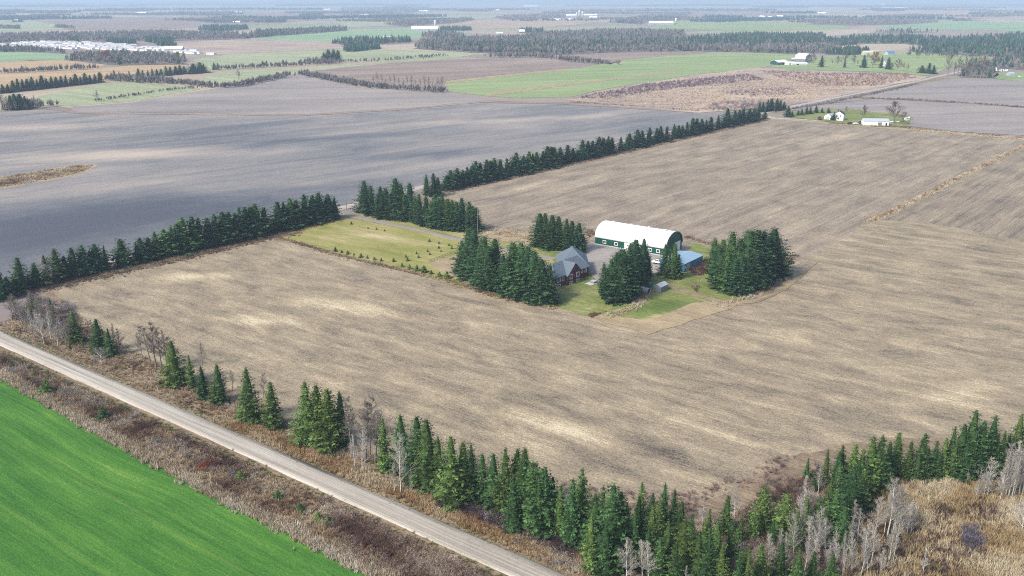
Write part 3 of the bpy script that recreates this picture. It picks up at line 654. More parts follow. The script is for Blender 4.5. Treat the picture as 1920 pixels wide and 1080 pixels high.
def row(kind, items, group, where, adj='green', wf=1.0, noun=None, name=None, cat=None, keep=None):
    """items: (x, base row, top row[, width factor]) in photo pixels, used to find each tree's spot and height"""
    items = sorted(items, key=lambda t: t[0]); out = []
    conif = kind in ('NEAR', 'BROAD', 'MID', 'SMALL'); noun = noun or ('spruce' if conif else 'bare tree')
    for i, it in enumerate(items):
        loc = g(it[0], it[1]); h = max(.6, top_z(loc, it[2])) * random.uniform(.96, 1.05); wfi = wf * (it[3] if len(it) > 3 else 1) * random.uniform(.85, 1.18)
        if keep is not None and i >= keep: REST.append((kind, loc, h, wfi)); continue
        one = '' if len(items) == 1 else ordn(i + 1) + ' from the left '
        size = 'tall ' if h > 15 else ('small ' if h < 6 else '')
        out.append(put(kind, loc, h, wfi, lab(size, adj, noun, one, where), group if len(items) > 1 else None, name, cat))
    return out
def Z(lst, ox, oy, sc): return [(ox + t[0] / sc, oy + t[2] / sc, oy + t[1] / sc) + tuple(t[3:]) for t in lst]   # (x, top, base)

# left hedgerow
b1 = lambda x: 680 - (x - 350) * .2258
tips = [(330, 490, 1.1), (375, 540), (420, 490), (480, 470), (520, 500), (550, 460, 1.1), (600, 470, .5), (695, 440, 1.1), (775, 460, .7), (800, 430), (845, 430), (885, 400), (935, 390), (975, 370), (1010, 350), (1040, 315), (1095, 320), (1130, 325), (1180, 320), (1220, 305), (1265, 290), (1300, 290), (1335, 290), (1360, 255), (1390, 255), (1420, 260), (1445, 245), (1495, 265), (1570, 225), (1605, 235), (1640, 210), (1675, 215), (1720, 190), (1765, 190), (1800, 175), (1850, 180), (1885, 200)]
row('MID', Z([(t[0], t[1], b1(t[0]) - 6) + tuple(t[2:]) for t in tips], 0, 300, 3), 'spruces in the left hedgerow', 'in the ploughed field hedgerow', 'dark green', 1.3)
row('MID', Z([(-60, 640, 800), (-20, 600, 780), (20, 620, 790), (50, 650, 760), (85, 640, 730), (125, 545, 740), (165, 640, 720), (210, 580, 715), (265, 535, 680, .6), (-110, 630, 800)], 0, 300, 3), 'spruces at the left frame edge', 'in the clump at the left frame edge', 'bright green', 1.2)
# second hedgerow
b2 = lambda x: 520 - (x - 40) * .2244
tips = [(50, 430), (75, 400), (110, 385), (140, 395), (165, 380), (190, 370), (210, 345), (235, 355), (270, 340), (290, 345), (310, 335), (345, 340), (380, 330, .8), (415, 325), (430, 300), (470, 320), (500, 300), (520, 305), (540, 300), (575, 290), (600, 268), (620, 275), (635, 272), (670, 275), (710, 262), (740, 275), (765, 290), (790, 228), (820, 235), (845, 240), (880, 215), (905, 225), (930, 213), (950, 220), (1000, 215, .9), (1045, 195), (1090, 178), (1115, 185), (1155, 165), (1195, 170), (1215, 155), (1250, 155), (1290, 142), (1315, 155), (1335, 150), (1360, 135), (1390, 115), (1412, 112), (1440, 118), (1465, 125), (1490, 105), (1530, 98), (1560, 103), (1580, 62, 1.1), (1620, 72), (1645, 65), (1665, 62), (1700, 58), (1725, 62), (1750, 62), (1785, 75)]
row('MID', Z([(t[0], t[1] + 4, b2(t[0]) - 4) + tuple(t[2:]) for t in tips], 820, 180, 2.909), 'spruces in the far hedgerow', 'in the long far hedgerow', 'dark green', 1.4, keep=24)
row('MID', Z([(1755, 28, 90), (1775, 30, 88), (1800, 20, 85), (1820, 8, 82), (1850, 12, 80), (1870, 15, 78), (1890, 30, 76)], 820, 180, 2.909), 'spruces beyond the lane corner', 'in the stand beyond the lane corner', 'dark', 1.3, keep=0)
merge_rest('far_hedgerow_trees', 'dark spruces at the far end of the long hedgerow near the lane corner')
# groves of the farm
row('BROAD', Z([(255, 115, 295, 1.0), (290, 140, 305), (345, 145, 315), (330, 185, 325, .9), (375, 150, 325), (600, 210, 368, .9), (625, 230, 375, .8), (350, 200, 330), (540, 200, 350), (670, 215, 385), (720, 220, 390), (770, 225, 395), (860, 250, 402), (430, 105, 330), (460, 130, 330), (510, 115, 340), (400, 190, 335, .8), (480, 190, 340), (560, 185, 360, .9), (650, 190, 380, .9), (690, 190, 385), (745, 215, 392), (800, 212, 395), (840, 235, 400), (880, 260, 400)], 600, 300, 3), 'spruces along the farm lane', 'in the grove along the farm lane', 'deep green', 1.05)
row('BROAD', Z([(600, 80, 200), (640, 75, 205), (665, 95, 203)], 600, 300, 3), 'spruces beside the road gap', 'in the clump by the gap in the roadside rows', 'dark', .9)
row('BROAD', Z([(835, 380, 650), (870, 395, 670), (800, 450, 640, .9), (930, 418, 700), (985, 440, 715), (950, 480, 730), (905, 470, 695), (1030, 520, 745, .8), (1085, 455, 755), (1130, 455, 765), (1170, 470, 775), (1200, 500, 785), (1245, 545, 800), (1290, 590, 800, .9), (1060, 540, 765, .8), (1225, 590, 805, .8)], 600, 300, 3), 'big spruces west of the house', 'in the big grove in front of the brick house', 'deep green', 1.12)
row('BROAD', Z([(1235, 300, 485), (1265, 290, 490), (1305, 302, 500), (1340, 310, 500), (1385, 325, 508), (1415, 345, 512), (1455, 345, 515), (1480, 420, 510, .8)], 600, 300, 3), 'spruces behind the house', 'in the grove behind the brick house roof', 'dark green', 1.0)
row('BROAD', Z([(545, 470, 700, .8), (600, 430, 740), (640, 370, 735), (680, 355, 765), (735, 320, 725), (785, 290, 660), (850, 265, 600, .7), (880, 370, 580, .75), (570, 520, 745, .7), (810, 360, 635, .8), (620, 480, 760, .7), (690, 440, 755, .8), (900, 420, 580, .5), (760, 340, 640), (835, 340, 590, .6), (750, 470, 735, .8)], 1000, 380, 4.153), 'spruces between house and steel shed', 'in the grove above the silver tank', 'dark', .98)
row('BROAD', Z([(1020, 325, 560), (1055, 390, 585, .8), (1092, 300, 590), (1125, 400, 580, .8)], 1000, 380, 4.153), 'spruces beside the blue shed', 'beside the blue steel shed', 'dark', .9)
row('BROAD', Z([(740, 255, 600, .8), (820, 240, 640), (905, 185, 680), (985, 230, 720), (1070, 175, 720), (1115, 165, 710), (1160, 165, 690), (1220, 160, 670), (1325, 150, 640), (1370, 250, 620), (800, 400, 760), (865, 380, 790), (940, 450, 815), (1005, 420, 810), (1060, 320, 790), (1130, 370, 770), (1190, 300, 730), (1260, 330, 700), (1330, 330, 660), (1410, 420, 610, .8), (1435, 480, 600, .6), (780, 330, 690)], 1200, 400, 5.4), 'spruces in the right hand grove', 'in the grove right of the blue shed', 'deep green', 1.1)
# roadside trees
row('NEAR', Z([(185, 30, 150), (300, 60, 200, .7), (430, 135, 310), (395, 300, 350), (565, 168, 365, 1.1), (625, 225, 385, 1.1), (900, 512, 548), (990, 288, 545, 1.1), (1080, 375, 560, .9), (1148, 425, 620, 1.05), (1240, 435, 645, 1.1), (1410, 425, 750, 1.0), (1540, 520, 785, 1.1)], 0, 540, 3), 'spruces along the gravel road', "on the gravel road's upper bank", 'bright green', .9)
row('NEAR', Z([(440, 185, 470), (490, 192, 475, 1.1), (540, 218, 490, 1.1), (595, 225, 480, .7), (470, 300, 485, .8), (790, 335, 600, .8), (870, 320, 600), (945, 340, 640, .8), (990, 355, 680), (1040, 420, 700, .9), (1100, 412, 760), (1155, 448, 735), (1190, 475, 745, .8), (1240, 500, 750, .8), (1290, 512, 765), (1345, 480, 790), (1400, 495, 780, .9), (1432, 490, 790, .8), (1480, 555, 860), (1525, 580, 880), (1380, 600, 880, .8), (1130, 600, 760, .7)], 400, 640, 2.4547), 'spruces in the roadside belt', 'in the belt beside the gravel road', 'bright green', .9)
row('NEAR', Z([(205, 372, 700, .8), (245, 360, 780, .8), (295, 435, 810), (350, 470, 830), (405, 510, 810, .8), (515, 540, 920, .8), (565, 475, 880, .9), (640, 590, 970), (685, 545, 880, .8), (735, 560, 1020), (780, 620, 980, .8), (900, 540, 830, .8), (885, 620, 870, .7), (1030, 550, 780, .7), (1085, 580, 800, .8), (815, 670, 990, .7), (1045, 770, 1080, .8), (1130, 755, 1120), (1215, 820, 1150, .9), (1270, 815, 1170, .8), (1345, 885, 1180, .9), (1440, 915, 1230, .7), (1490, 920, 1220, .6), (1380, 620, 840, .9), (700, 760, 1090, .9), (960, 600, 860, .7), (1000, 640, 900, .8), (1120, 660, 930, .8), (1180, 720, 960, .7), (1250, 740, 1000, .7), (1320, 780, 1040, .8), (1400, 760, 1000, .7), (940, 780, 1060, .8), (860, 720, 1020, .8), (620, 720, 1060, .8), (1000, 860, 1130, .8), (1090, 880, 1180, .8), (450, 560, 870, .8), (330, 560, 850, .7), (1280, 700, 900, .6), (960, 690, 980, .8)], 900, 720, 3), 'spruces in the lower middle belt', 'in the belt at the lower middle', 'green', .88)
row('NEAR', Z([(140, 575, 820, 1.1), (265, 620, 850), (395, 410, 540, .7), (495, 355, 580, .7), (575, 340, 580, .7), (645, 320, 590), (740, 290, 590, .9), (785, 290, 600, 1.1), (690, 350, 590, .8), (560, 430, 690, .8), (630, 465, 750), (540, 590, 860), (450, 620, 830), (890, 265, 510, .9), (1030, 265, 530), (1100, 310, 540), (1060, 350, 545, .8), (1150, 290, 530), (1190, 240, 520, .8), (1240, 230, 530), (1290, 150, 530, .9), (1350, 200, 520), (1405, 175, 510, .8), (1440, 270, 505, .7), (1475, 260, 500, .8), (1560, 160, 440), (1600, 200, 440), (125, 885, 1150), (330, 935, 1200), (30, 915, 1200, .8), (460, 1040, 1260), (1660, 190, 440), (90, 700, 880, .9), (20, 740, 900, .9), (200, 760, 900, .8), (440, 480, 600, .7), (520, 520, 700, .9), (600, 560, 720), (670, 440, 640), (600, 660, 830, .8), (500, 700, 880, .9), (640, 560, 800, .9), (700, 480, 700, .9), (380, 640, 850, .8), (330, 700, 930, .8), (590, 700, 940, .8), (240, 880, 1120, .8), (520, 960, 1180, .8), (420, 940, 1150, .8), (840, 330, 545, .8), (960, 320, 535, .8), (1010, 380, 555, .8), (1120, 380, 550, .8), (1210, 330, 540), (1270, 300, 545), (1320, 320, 530), (1390, 320, 520), (560, 380, 600, .7), (720, 420, 610), (810, 400, 610, .8), (1440, 360, 500, .8), (1510, 280, 470, .8)], 1380, 720, 3), 'spruces around the marsh', 'in the belt curving above the marsh', 'dark green', .88)
# saplings on the lawn
sap = [(629, 472, 9), (641, 474, 5), (652, 477, 7), (664, 479, 5), (677, 483, 8), (689, 485, 6), (702, 488, 6), (715, 490, 6), (738, 491, 7), (754, 501, 8), (768, 505, 9), (782, 508, 11), (795, 511, 12), (809, 514, 7), (824, 519, 9), (838, 522, 13)]
row('SMALL', [(x, y, y - h * 1.05, 1.25) for x, y, h in sap], 'young spruces along the lawn edge', 'in the row along the lawn edge', 'little', 1.1, 'young spruce', 'spruce_sapling', 'sapling')
sap = [(659, 421, 6), (690, 429, 4), (706, 431, 5), (721, 434, 4), (805, 454, 6), (823, 458, 6), (842, 461, 6), (847, 467, 7), (823, 466, 6), (827, 472, 4), (802, 472, 5), (806, 478, 5), (781, 477, 6), (785, 484, 6), (761, 483, 6), (764, 490, 8)]
row('SMALL', [(x, y, y - h, 1.1) for x, y, h in sap], 'saplings scattered on the lawn', 'among saplings scattered over the open lawn', 'tiny dark', 1.0, 'young spruce', 'spruce_sapling', 'sapling')
# far homestead trees
row('MID', [(1477, 219, 198, 1.1), (1485, 219, 208), (1496, 217, 206), (1503, 216, 204), (1512, 215, 199), (1519, 214, 199), (1530, 212, 198), (1541, 212, 201), (1553, 212, 201), (1563, 226, 210, 1.3)], 'spruces by the far white farmhouse', 'on the green lawn of the white farmhouse', 'dark', 1.25)
row('ROUND', [(1619, 224, 198, 1), (1676, 232, 190, 1.2), (1692, 234, 211, 1), (1586, 214, 200, .7)], 'bare trees by the white farmhouse', 'by the long pale shed', 'leafless', 1.0)
row('MID', [(1540, 126, 103, .8), (1619, 127, 103, .8), (1652, 128, 104, .8), (1665, 130, 106, .9), (1583, 127, 106, .5), (1728, 137, 122, 1.6), (1741, 138, 117, 1.2), (1750, 139, 122, 1.2)], 'spruces on the distant farmstead', 'on the distant farmstead lawn by the road', 'dark', 1.2)
row('ROUND', [(1524, 122, 101, .9), (1570, 124, 106, 1), (1585, 120, 95, 1), (1600, 124, 104, 1), (1636, 128, 106, 1), (1683, 134, 112, 1.3), (1706, 104, 94, 1), (1672, 132, 118, .9), (1718, 108, 97, 1), (1777, 142, 98, .7)], 'bare trees on the distant farmstead', 'around the distant farmstead and its road', 'leafless', 1.0)
row('GREY', [(1789, 141, 112), (1795, 142, 106), (1803, 144, 110), (1810, 145, 104), (1817, 145, 108), (1824, 146, 100), (1831, 146, 106), (1838, 147, 103), (1844, 147, 109), (1850, 147, 112), (1700, 135, 118), (1694, 134, 116), (1560, 123, 110), (1577, 122, 108), (1608, 124, 112), (1625, 112, 98)], 'grey bare trees at the road end', 'where the far road meets the woods', 'grey leafless', 1.5)
row('GOLDT', [(1640, 122, 98, 1.2)], None, 'beside the cream barn of the distant farmstead', 'yellowing', 1.0, 'leafy tree', 'autumn_tree', 'tree')
row('RUSTT', [(199, 117, 97, 1.1)], None, 'below the white mobile home park', 'rust red', 1.0, 'leafy tree', 'autumn_tree', 'tree')
row('GOLDT', [(335, 114, 98, 1.3)], None, 'at the right end of the mobile home park', 'golden', 1.0, 'leafy tree', 'autumn_tree', 'tree')
# mid distance conifers (the left side)
it = [(-8, 176, 158), (6, 175, 157), (16, 174, 158)] + [(x, 172 - (x - 30) * .11, 148 - (x - 30) * .07 + 3 * math.sin(x)) for x in range(26, 192, 9)]
row('MID', it, 'dark pines beside the pale green meadow', 'in the row above the green meadow', 'dark', 1.45, 'conifer', 'conifer_tree', 'conifer')
row('MID', [(215, 148, 131, .8), (243, 146, 132, .8), (260, 143, 128), (268, 143, 130), (278, 143, 130), (286, 142, 128), (295, 145, 129), (303, 145, 128), (312, 142, 123, 1.2), (320, 141, 124, 1.2), (330, 140, 123, 1.2), (338, 139, 122, 1.2), (346, 139, 123, 1.2), (363, 138, 119, 1.6), (376, 136, 117, 1.6), (383, 136, 119, 1.3), (402, 131, 116, 1.3), (409, 130, 117, 1.2), (493, 122, 114, 1.2), (500, 121, 113, 1.2), (531, 120, 111, 1.2), (537, 120, 113, 1.2), (563, 119, 111, 1.2), (571, 118, 111, 1.1), (578, 118, 109, 1.1), (587, 118, 110, 1.1), (608, 116, 97, 1.4), (616, 115, 92, 1.5), (626, 114, 91, 1.5), (634, 113, 93, 1.4)], 'dark conifers along the middle meadows', 'scattered between the pale meadows', 'dark', 1.3, 'conifer', 'conifer_tree', 'conifer')
row('MID', [(22, 206, 178, 1.2), (30, 206, 174, 1.3), (40, 205, 174, 1.3), (49, 204, 178, 1.2), (57, 203, 186, 1.1)], 'conifers at the upper left field corner', 'at the upper left field corner', 'dark', 1.3, 'conifer', 'conifer_tree', 'conifer')
row('GREY', [(3, 207, 178), (10, 208, 176), (16, 208, 180), (66, 199, 178), (181, 191, 168), (448, 151, 130, 1.3)], 'pale bare trees beside the ploughed field corner', 'above the upper ploughed field', 'pale leafless', 1.3)
row('GREY', [(x, 157 + (x - 700) * .105, 140 + 5 * math.sin(x) + (x - 700) * .05) for x in range(700, 832, 8)], 'tall bare trees beyond the ploughed field', 'in the line behind the ploughed field', 'grey leafless', 1.1)
# near bare trees
row('POP', Z([(370, 520, 780), (410, 560, 760), (460, 460, 620), (660, 650, 830), (850, 520, 870, 1.1), (880, 560, 850), (955, 640, 870), (980, 650, 860), (650, 830, 1080), (700, 870, 1090), (735, 900, 1090), (810, 930, 1080), (180, 850, 1050), (280, 830, 1030), (400, 740, 1000), (430, 780, 1010), (500, 900, 1090), (540, 870, 1080), (350, 640, 900), (860, 780, 1010), (880, 830, 1020), (1050, 930, 1080), (600, 820, 1040), (620, 740, 960), (560, 800, 1000), (760, 800, 1020), (720, 780, 1000), (460, 700, 930), (320, 760, 980), (240, 800, 1010), (380, 860, 1080), (440, 880, 1100), (590, 900, 1110), (780, 640, 850), (900, 700, 900), (130, 900, 1090), (830, 620, 860), (930, 620, 850), (500, 760, 980), (680, 700, 920)], 1380, 720, 3), 'pale aspens left of the marsh', 'in the stand left of the marsh', 'whitish leafless', 1.0, 'aspen')
row('POP', Z([(1300, 480, 570), (1350, 540, 650), (1410, 400, 640), (1390, 500, 650), (1480, 430, 670), (1500, 330, 620), (1530, 330, 650), (1560, 390, 640), (1515, 380, 645), (1590, 300, 640), (1610, 290, 630), (1545, 400, 660), (1605, 640, 850), (1640, 640, 860)], 1380, 720, 3), 'pale aspens at the right frame edge', 'in the stand right of the marsh', 'whitish leafless', 1.0, 'aspen')
row('POP', Z([(820, 860, 1130), (850, 870, 1120), (915, 880, 1120), (950, 900, 1140), (1150, 1020, 1190), (1430, 560, 760, .8), (940, 640, 840), (1250, 640, 800)], 900, 720, 3), 'white birches in the lower middle belt', 'in the spruce belt at lower middle', 'white leafless', 1.15, 'birch')
row('POP', Z([(685, 390, 610), (835, 560, 700), (862, 440, 700), (912, 600, 700), (650, 430, 590)], 400, 640, 2.4547), 'white birches beside the gravel road', 'beside the gravel road between spruce clumps', 'white leafless', 1.15, 'birch')
row('GREY', Z([(700, 260, 560, 1.2), (720, 270, 540), (745, 300, 560), (640, 270, 520), (770, 330, 570)], 400, 640, 2.4547), 'grey bare trees between spruce clumps', 'in the gap between roadside spruces', 'dark grey leafless', 1.35)
row('POP', Z([(150, 90, 190), (175, 100, 215), (250, 150, 318, 1.2), (325, 170, 328, 1.2), (120, 60, 190), (285, 120, 290), (210, 120, 250), (350, 170, 300)], 0, 540, 3), 'birches at the left end of the road', 'above the left end of the road', 'pale leafless', 1.15, 'birch')
row('GREY', Z([(70, 40, 180), (95, 30, 180), (130, 70, 210), (200, 20, 180), (235, 50, 200), (300, 60, 210), (370, 170, 330, 1.2), (400, 190, 320), (330, 90, 260), (270, 100, 240), (240, 550, 560)], 0, 540, 3)[:-1], 'grey bare trees at the left end of the road', 'in the thicket above the road end', 'grey leafless', 1.6)
row('GREY', Z([(850, 200, 430), (880, 200, 455), (910, 215, 470), (940, 240, 470), (800, 210, 400), (680, 230, 370), (530, 170, 320), (640, 200, 340), (960, 260, 440), (1140, 300, 440, .8), (1310, 460, 580, .8), (1480, 480, 620, .8)], 0, 540, 3), 'grey bare trees along the road bank', "on the gravel road's upper bank", 'thin grey leafless', 1.3)
row('WHITEB', Z([(573, 350, 435)], 0, 540, 3), None, 'low on the bank beside the gravel road', 'twisted white', 1.2, 'shrub', 'bare_shrub', 'shrub')
row('POP', Z([(690, 430, 600), (265, 540, 680, .7)], 1200, 400, 5.4)[:1], None, 'against the left side of the square spruce grove', 'pale leafless', 1.6)
row('WHITEB', Z([(280, 560, 680)], 0, 300, 3), None, 'at the left end of the spruce hedgerow', 'pale leafless', 1.6)
# low conifers and coloured shrubs in the ditch
row('SMALL', Z([(265, 520, 598, 1), (585, 665, 750, 1), (70, 415, 455), (195, 465, 500)], 0, 540, 3), 'young conifers in the ditch brush', 'in the ditch brush beside the wheat field', 'small green', 1.3, 'young spruce', 'spruce_sapling', 'sapling')
row('SMALL', Z([(1355, 365, 420), (1565, 475, 525), (1690, 550, 600), (1790, 600, 650), (1850, 620, 670)], 0, 760, 3), 'young conifers between road and wheat', 'low in the brush between road and wheat', 'small green', 1.4, 'young spruce', 'spruce_sapling', 'sapling')

# ---- brush, grass and far woods (countless: one object each)
def stuff(name, parts, mat='veg', cat=None, label=None):
    vs = []; fs = []; cs = []; b = 0
    for v, f, c in parts: vs.append(v); fs.append(f + b); cs.append(c); b += len(v)
    o = link(name, mesh_from(name, np.vstack(vs), np.vstack(fs), M[mat], np.vstack(cs))); o['kind'] = 'stuff'
    if label: o['label'] = label
    return o
GR = [blades(22, .45, .9, .09) for _ in range(5)]
BUSH = [twigbush(12, .85, 1.0, .035) for _ in range(6)]
def grass(px, n, hexes, s0=.8, s1=1.5, ln=None, wid=1, zs=1.0, skip=()):
    p = scatter_in(px, n) if ln is None else along(px, n, wid)
    for q in skip: pj = p + R.normal(0, 1.3, p.shape); p = p[~in_poly(pj[:, 0], pj[:, 1], [g(*t) for t in q]) | (R.random(len(p)) < .3)]
    n = len(p)
    s = R.uniform(s0, s1, n); return tile(GR, p, s, pickc(hexes, p), s * zs, .02)
def bush(px, n, hexes, s0=1, s1=2.4, ln=None, wid=1, zs=1.0):
    p = scatter_in(px, n) if ln is None else along(px, n, wid); n = len(p)
    s = R.uniform(s0, s1, n); return tile(BUSH, p, s, pickc(hexes, p), s * zs, .02)
TAN = ['#d3c3a6', '#ddceb2', '#c2ad8c', '#cfb994', '#e6d9c2']; ORG = ['#b79c7c', '#a88a6a', '#c7ad88', '#957c66']
MAR = ['#70584e', '#886e60', '#98836e', '#665046', '#a8947a', '#b8a384']; PUR = ['#8a8284', '#a09898', '#787072', '#b0a6a2']
DL = [(0, 664), (945, 1094), (900, 1140), (640, 1030), (350, 885), (0, 690)]
DIT = [(-100, 640), (0, 668), (300, 800), (600, 940), (930, 1095), (840, 1150), (640, 1047), (350, 899), (175, 803), (0, 704), (-100, 660)]
stuff('ditch_brush', [bush(DIT, 1250, MAR + ORG, .8, 2.0), bush([(0, 668), (250, 778), (500, 895), (480, 930), (200, 800), (0, 690)], 350, MAR[:4] + PUR, 1.0, 2.4),
                      bush([(600, 935), (930, 1090), (840, 1140), (640, 1040)], 700, ['#b09e90', '#9a8880', '#c0ae9c'] + MAR[:2], 1.0, 2.0)])
red = scatter_in([(368, 862), (398, 868), (400, 880), (378, 880)], 14)
stuff('ditch_grass', [grass(DIT, 4200, TAN + ORG, .7, 1.4), grass([(0, 702), (175, 802), (350, 898), (640, 1046), (850, 1150)], 2600, TAN[:2] + ['#ddccb2', '#cbb9a2', '#e6d9c4'], .9, 1.7, 1, .9, 1.1), grass([(0, 660), (500, 888), (950, 1092)], 1500, ['#8c9058', '#a29a68', '#b9a67e', '#7d8a50'], .4, .9, 1, .7)])
put_red = empty('red_shrub', (*g(384, 878), .02)); tag(put_red, 'low bright red leafy shrub in the ditch beside the wheat field', 'shrub')
rt = [tile(BUSH, np.array([[x, y]]), np.array([s]), pick(['#b86450', '#9c5244'], 1), np.array([s * .9]), 0) for x, y, s in ((0, 0, 2.2), (1.2, .4, 1.8), (-1.1, .3, 1.7), (.4, -.9, 1.6), (.3, .9, 1.9), (-.5, -.6, 1.8), (.8, .2, 2.0))]
rt += [tile(GR, np.array([[x, y]]), np.array([s]), pick(['#bb6a54', '#a65a48'], 1), np.array([s * 1.1]), 0) for x, y, s in ((0, 0, 1.9), (1, .5, 1.5), (-1, .2, 1.5), (.5, -.8, 1.5))]
def joinp(parts):
    vs = []; fs = []; cs = []; b = 0
    for v, f, c in parts: vs.append(v); fs.append(f + b); cs.append(c); b += len(v)
    return np.vstack(vs), np.vstack(fs), np.vstack(cs)
v_, f_, c_ = joinp(rt); link('foliage', mesh_from('foliage', v_, f_, M['veg'], c_), put_red)
UP = [(-60, 590), (0, 610), (50, 575), (130, 580), (250, 660), (420, 740), (560, 800), (700, 850), (800, 900), (960, 950), (1060, 1075), (900, 1003), (600, 870), (300, 742), (0, 612), (-60, 596)]
ND = [(830, 915), (1050, 972), (1200, 990), (1350, 975), (1460, 925), (1545, 870), (1640, 880), (1640, 1000), (1560, 1130), (1100, 1180), (1060, 1075), (960, 1020)]
stuff('bank_brush', [bush(UP, 1000, MAR + ORG + ['#8a7a66'], .6, 1.7), bush(ND, 1500, MAR + PUR, .8, 2.2), bush([(800, 950), (860, 965), (980, 1010), (1080, 1060), (1060, 1000), (900, 940)], 260, ['#54474f', '#635560', '#4a3c46'], 1.3, 2.4),
                     bush([(20, 600), (150, 640), (140, 570), (60, 560)], 300, PUR, 1.2, 2.6), bush([(1040, 905), (1180, 925), (1300, 925), (1480, 850), (1500, 870), (1300, 960), (1120, 960)], 260, ['#9b7f7c', '#8a6f6d', '#a98e86'], .6, 1.5)])
stuff('bank_grass', [grass(UP, 4000, TAN + ORG + ['#a39a6c'], .5, 1.2), grass([(420, 786), (600, 861), (800, 945), (1000, 1028), (1100, 1068)], 2200, ['#d8c09a', '#c8a67a', '#e0cfae', '#b8966c'], .8, 1.5, 1, 1.2), grass([(0, 618), (300, 745), (600, 877), (1060, 1076)], 1300, ['#9aa06c', '#b0a878', '#c7b790'], .4, .8, 1, .8), grass(ND, 3000, ORG + TAN + ['#7d6a58'], .6, 1.4)])
MA = [(1600, 1000), (1670, 915), (1760, 900), (1940, 925), (2000, 1000), (2000, 1180), (1560, 1180)]
PEAT = [[(1600, 1010), (1650, 975), (1700, 990), (1790, 1000), (1845, 1040), (1800, 1110), (1720, 1130), (1600, 1110)], [(1735, 955), (1760, 948), (1785, 955), (1792, 980), (1750, 990)], [(1798, 955), (1830, 940), (1862, 948), (1882, 975), (1820, 988)], [(1690, 905), (1830, 888), (1850, 900), (1700, 925)], [(1600, 960), (1650, 925), (1670, 960), (1620, 1000)], [(1870, 1010), (1900, 1005), (1910, 1040), (1875, 1035)]]
for q in PEAT: S('marsh', q, 'peat', .09, 1.5, 2)
stuff('marsh_reeds', [grass(MA, 7000, ['#d3bf9a', '#c8b086', '#ddcca8', '#e6d8b8', '#b8a078', '#cbb48a'], 1.0, 2.0, zs=1.15, skip=PEAT), bush(MA, 420, ['#5e4d48', '#6d5952', '#52443f', '#7f6c64'], 1.0, 2.0), bush([(1440, 900), (1560, 900), (1640, 920), (1640, 1000), (1600, 1120), (1400, 1120), (1400, 960)], 900, ['#6e5e5a', '#84746c', '#5c4e4a', '#958478'], .8, 2.2), bush([(1620, 1020), (1700, 975), (1790, 995), (1860, 1040), (1800, 1120), (1640, 1130)], 620, ['#6a5850', '#7a665a', '#5a4c46', '#8a7868'], .7, 1.7), bush([(1740, 955), (1775, 950), (1790, 975), (1750, 985)], 90, ['#5a4844', '#6a5650'], .9, 1.8), bush([(1800, 955), (1860, 948), (1880, 975), (1820, 985)], 150, ['#5a4844', '#6a5650'], .9, 1.8), bush([(1808, 1000), (1826, 996), (1834, 1030), (1812, 1035)], 40, ['#6a6470', '#7c7682'], 2, 3.4), grass([(1600, 1080), (1640, 1000), (1690, 960), (1700, 1080)], 500, ['#4f3f38', '#6a5344'], .8, 1.4)])
# hedge bottoms, field strip and farm rough
stuff('hedge_undergrowth', [grass([(0, 562), (117, 536), (300, 494), (515, 445), (560, 437)], 1500, ['#a18a72', '#8b7463', '#b8a184', '#7d6a60'], .6, 1.3, 1, 2.0), bush([(0, 558), (117, 532), (515, 441), (640, 412)], 420, MAR, .6, 1.4, 1, 1.5),
    grass([(834, 362), (1000, 325), (1200, 280), (1440, 225)], 1500, ['#9a8672', '#b8a488', '#80706a'], .8, 1.5, 1, 1.5), bush([(834, 360), (1440, 224)], 300, MAR, .8, 1.5, 1, 1.2),
    grass([(517, 445), (560, 457), (640, 480), (740, 504), (850, 530), (920, 553), (1040, 580)], 1300, ['#b59f84', '#9c8672', '#cbb696', '#a89070'], .5, 1.2, 1, .9),
    grass([(1340, 575), (1400, 560), (1460, 520), (1480, 480)], 500, TAN, .6, 1.4, 1, 1.6), grass([(905, 428), (940, 436), (1000, 445), (1045, 455)], 500, TAN, .7, 1.4, 1, 3)])
stuff('field_strip_brush', [grass([(1632, 416), (1700, 384), (1800, 333), (1870, 298), (1990, 240)], 1300, TAN, .8, 1.6, 1, 1.0), bush([(1632, 416), (1700, 384), (1800, 333), (1990, 240)], 420, MAR[2:] + ['#a8938c', '#c2b0a6'], .8, 1.9, 1, .9),
    grass([(1700, 243), (1800, 252), (1930, 262), (2100, 275)], 700, TAN, 1, 1.8, 1, 2.5), bush([(1560, 232), (1700, 240), (1800, 250), (1930, 260)], 260, MAR + ORG[:1], .8, 2.0, 1, 2.0)])
stuff('farm_brush', [bush([(1290, 505), (1325, 488), (1345, 500), (1330, 515), (1300, 518)], 140, ['#6d4a44', '#7d5850', '#8b6a60', '#5b3f3c'], 1.0, 2.4), bush([(1287, 445), (1330, 458), (1360, 470)], 90, MAR[1:5], .8, 1.8, 1, 1), bush([(1098, 435), (1108, 432), (1116, 440), (1104, 446)], 30, MAR[1:5], 1, 2), bush([(1455, 490), (1480, 495), (1500, 480), (1480, 480)], 40, MAR[:4], .8, 1.6),
    bush([(1315, 530), (1370, 550), (1440, 550), (1480, 500)], 120, MAR[2:] + TAN[:2], .6, 1.5, 1, 1.5), grass([(1100, 590), (1130, 588), (1140, 583), (1110, 596)], 80, ['#7d5f48', '#94714f'], .6, 1.2), grass([(1140, 595), (1190, 575), (1215, 555)], 260, TAN, .6, 1.3, 1, 1.2), bush([(1290, 535), (1310, 538), (1306, 548)], 30, MAR[2:5], .8, 1.6)])
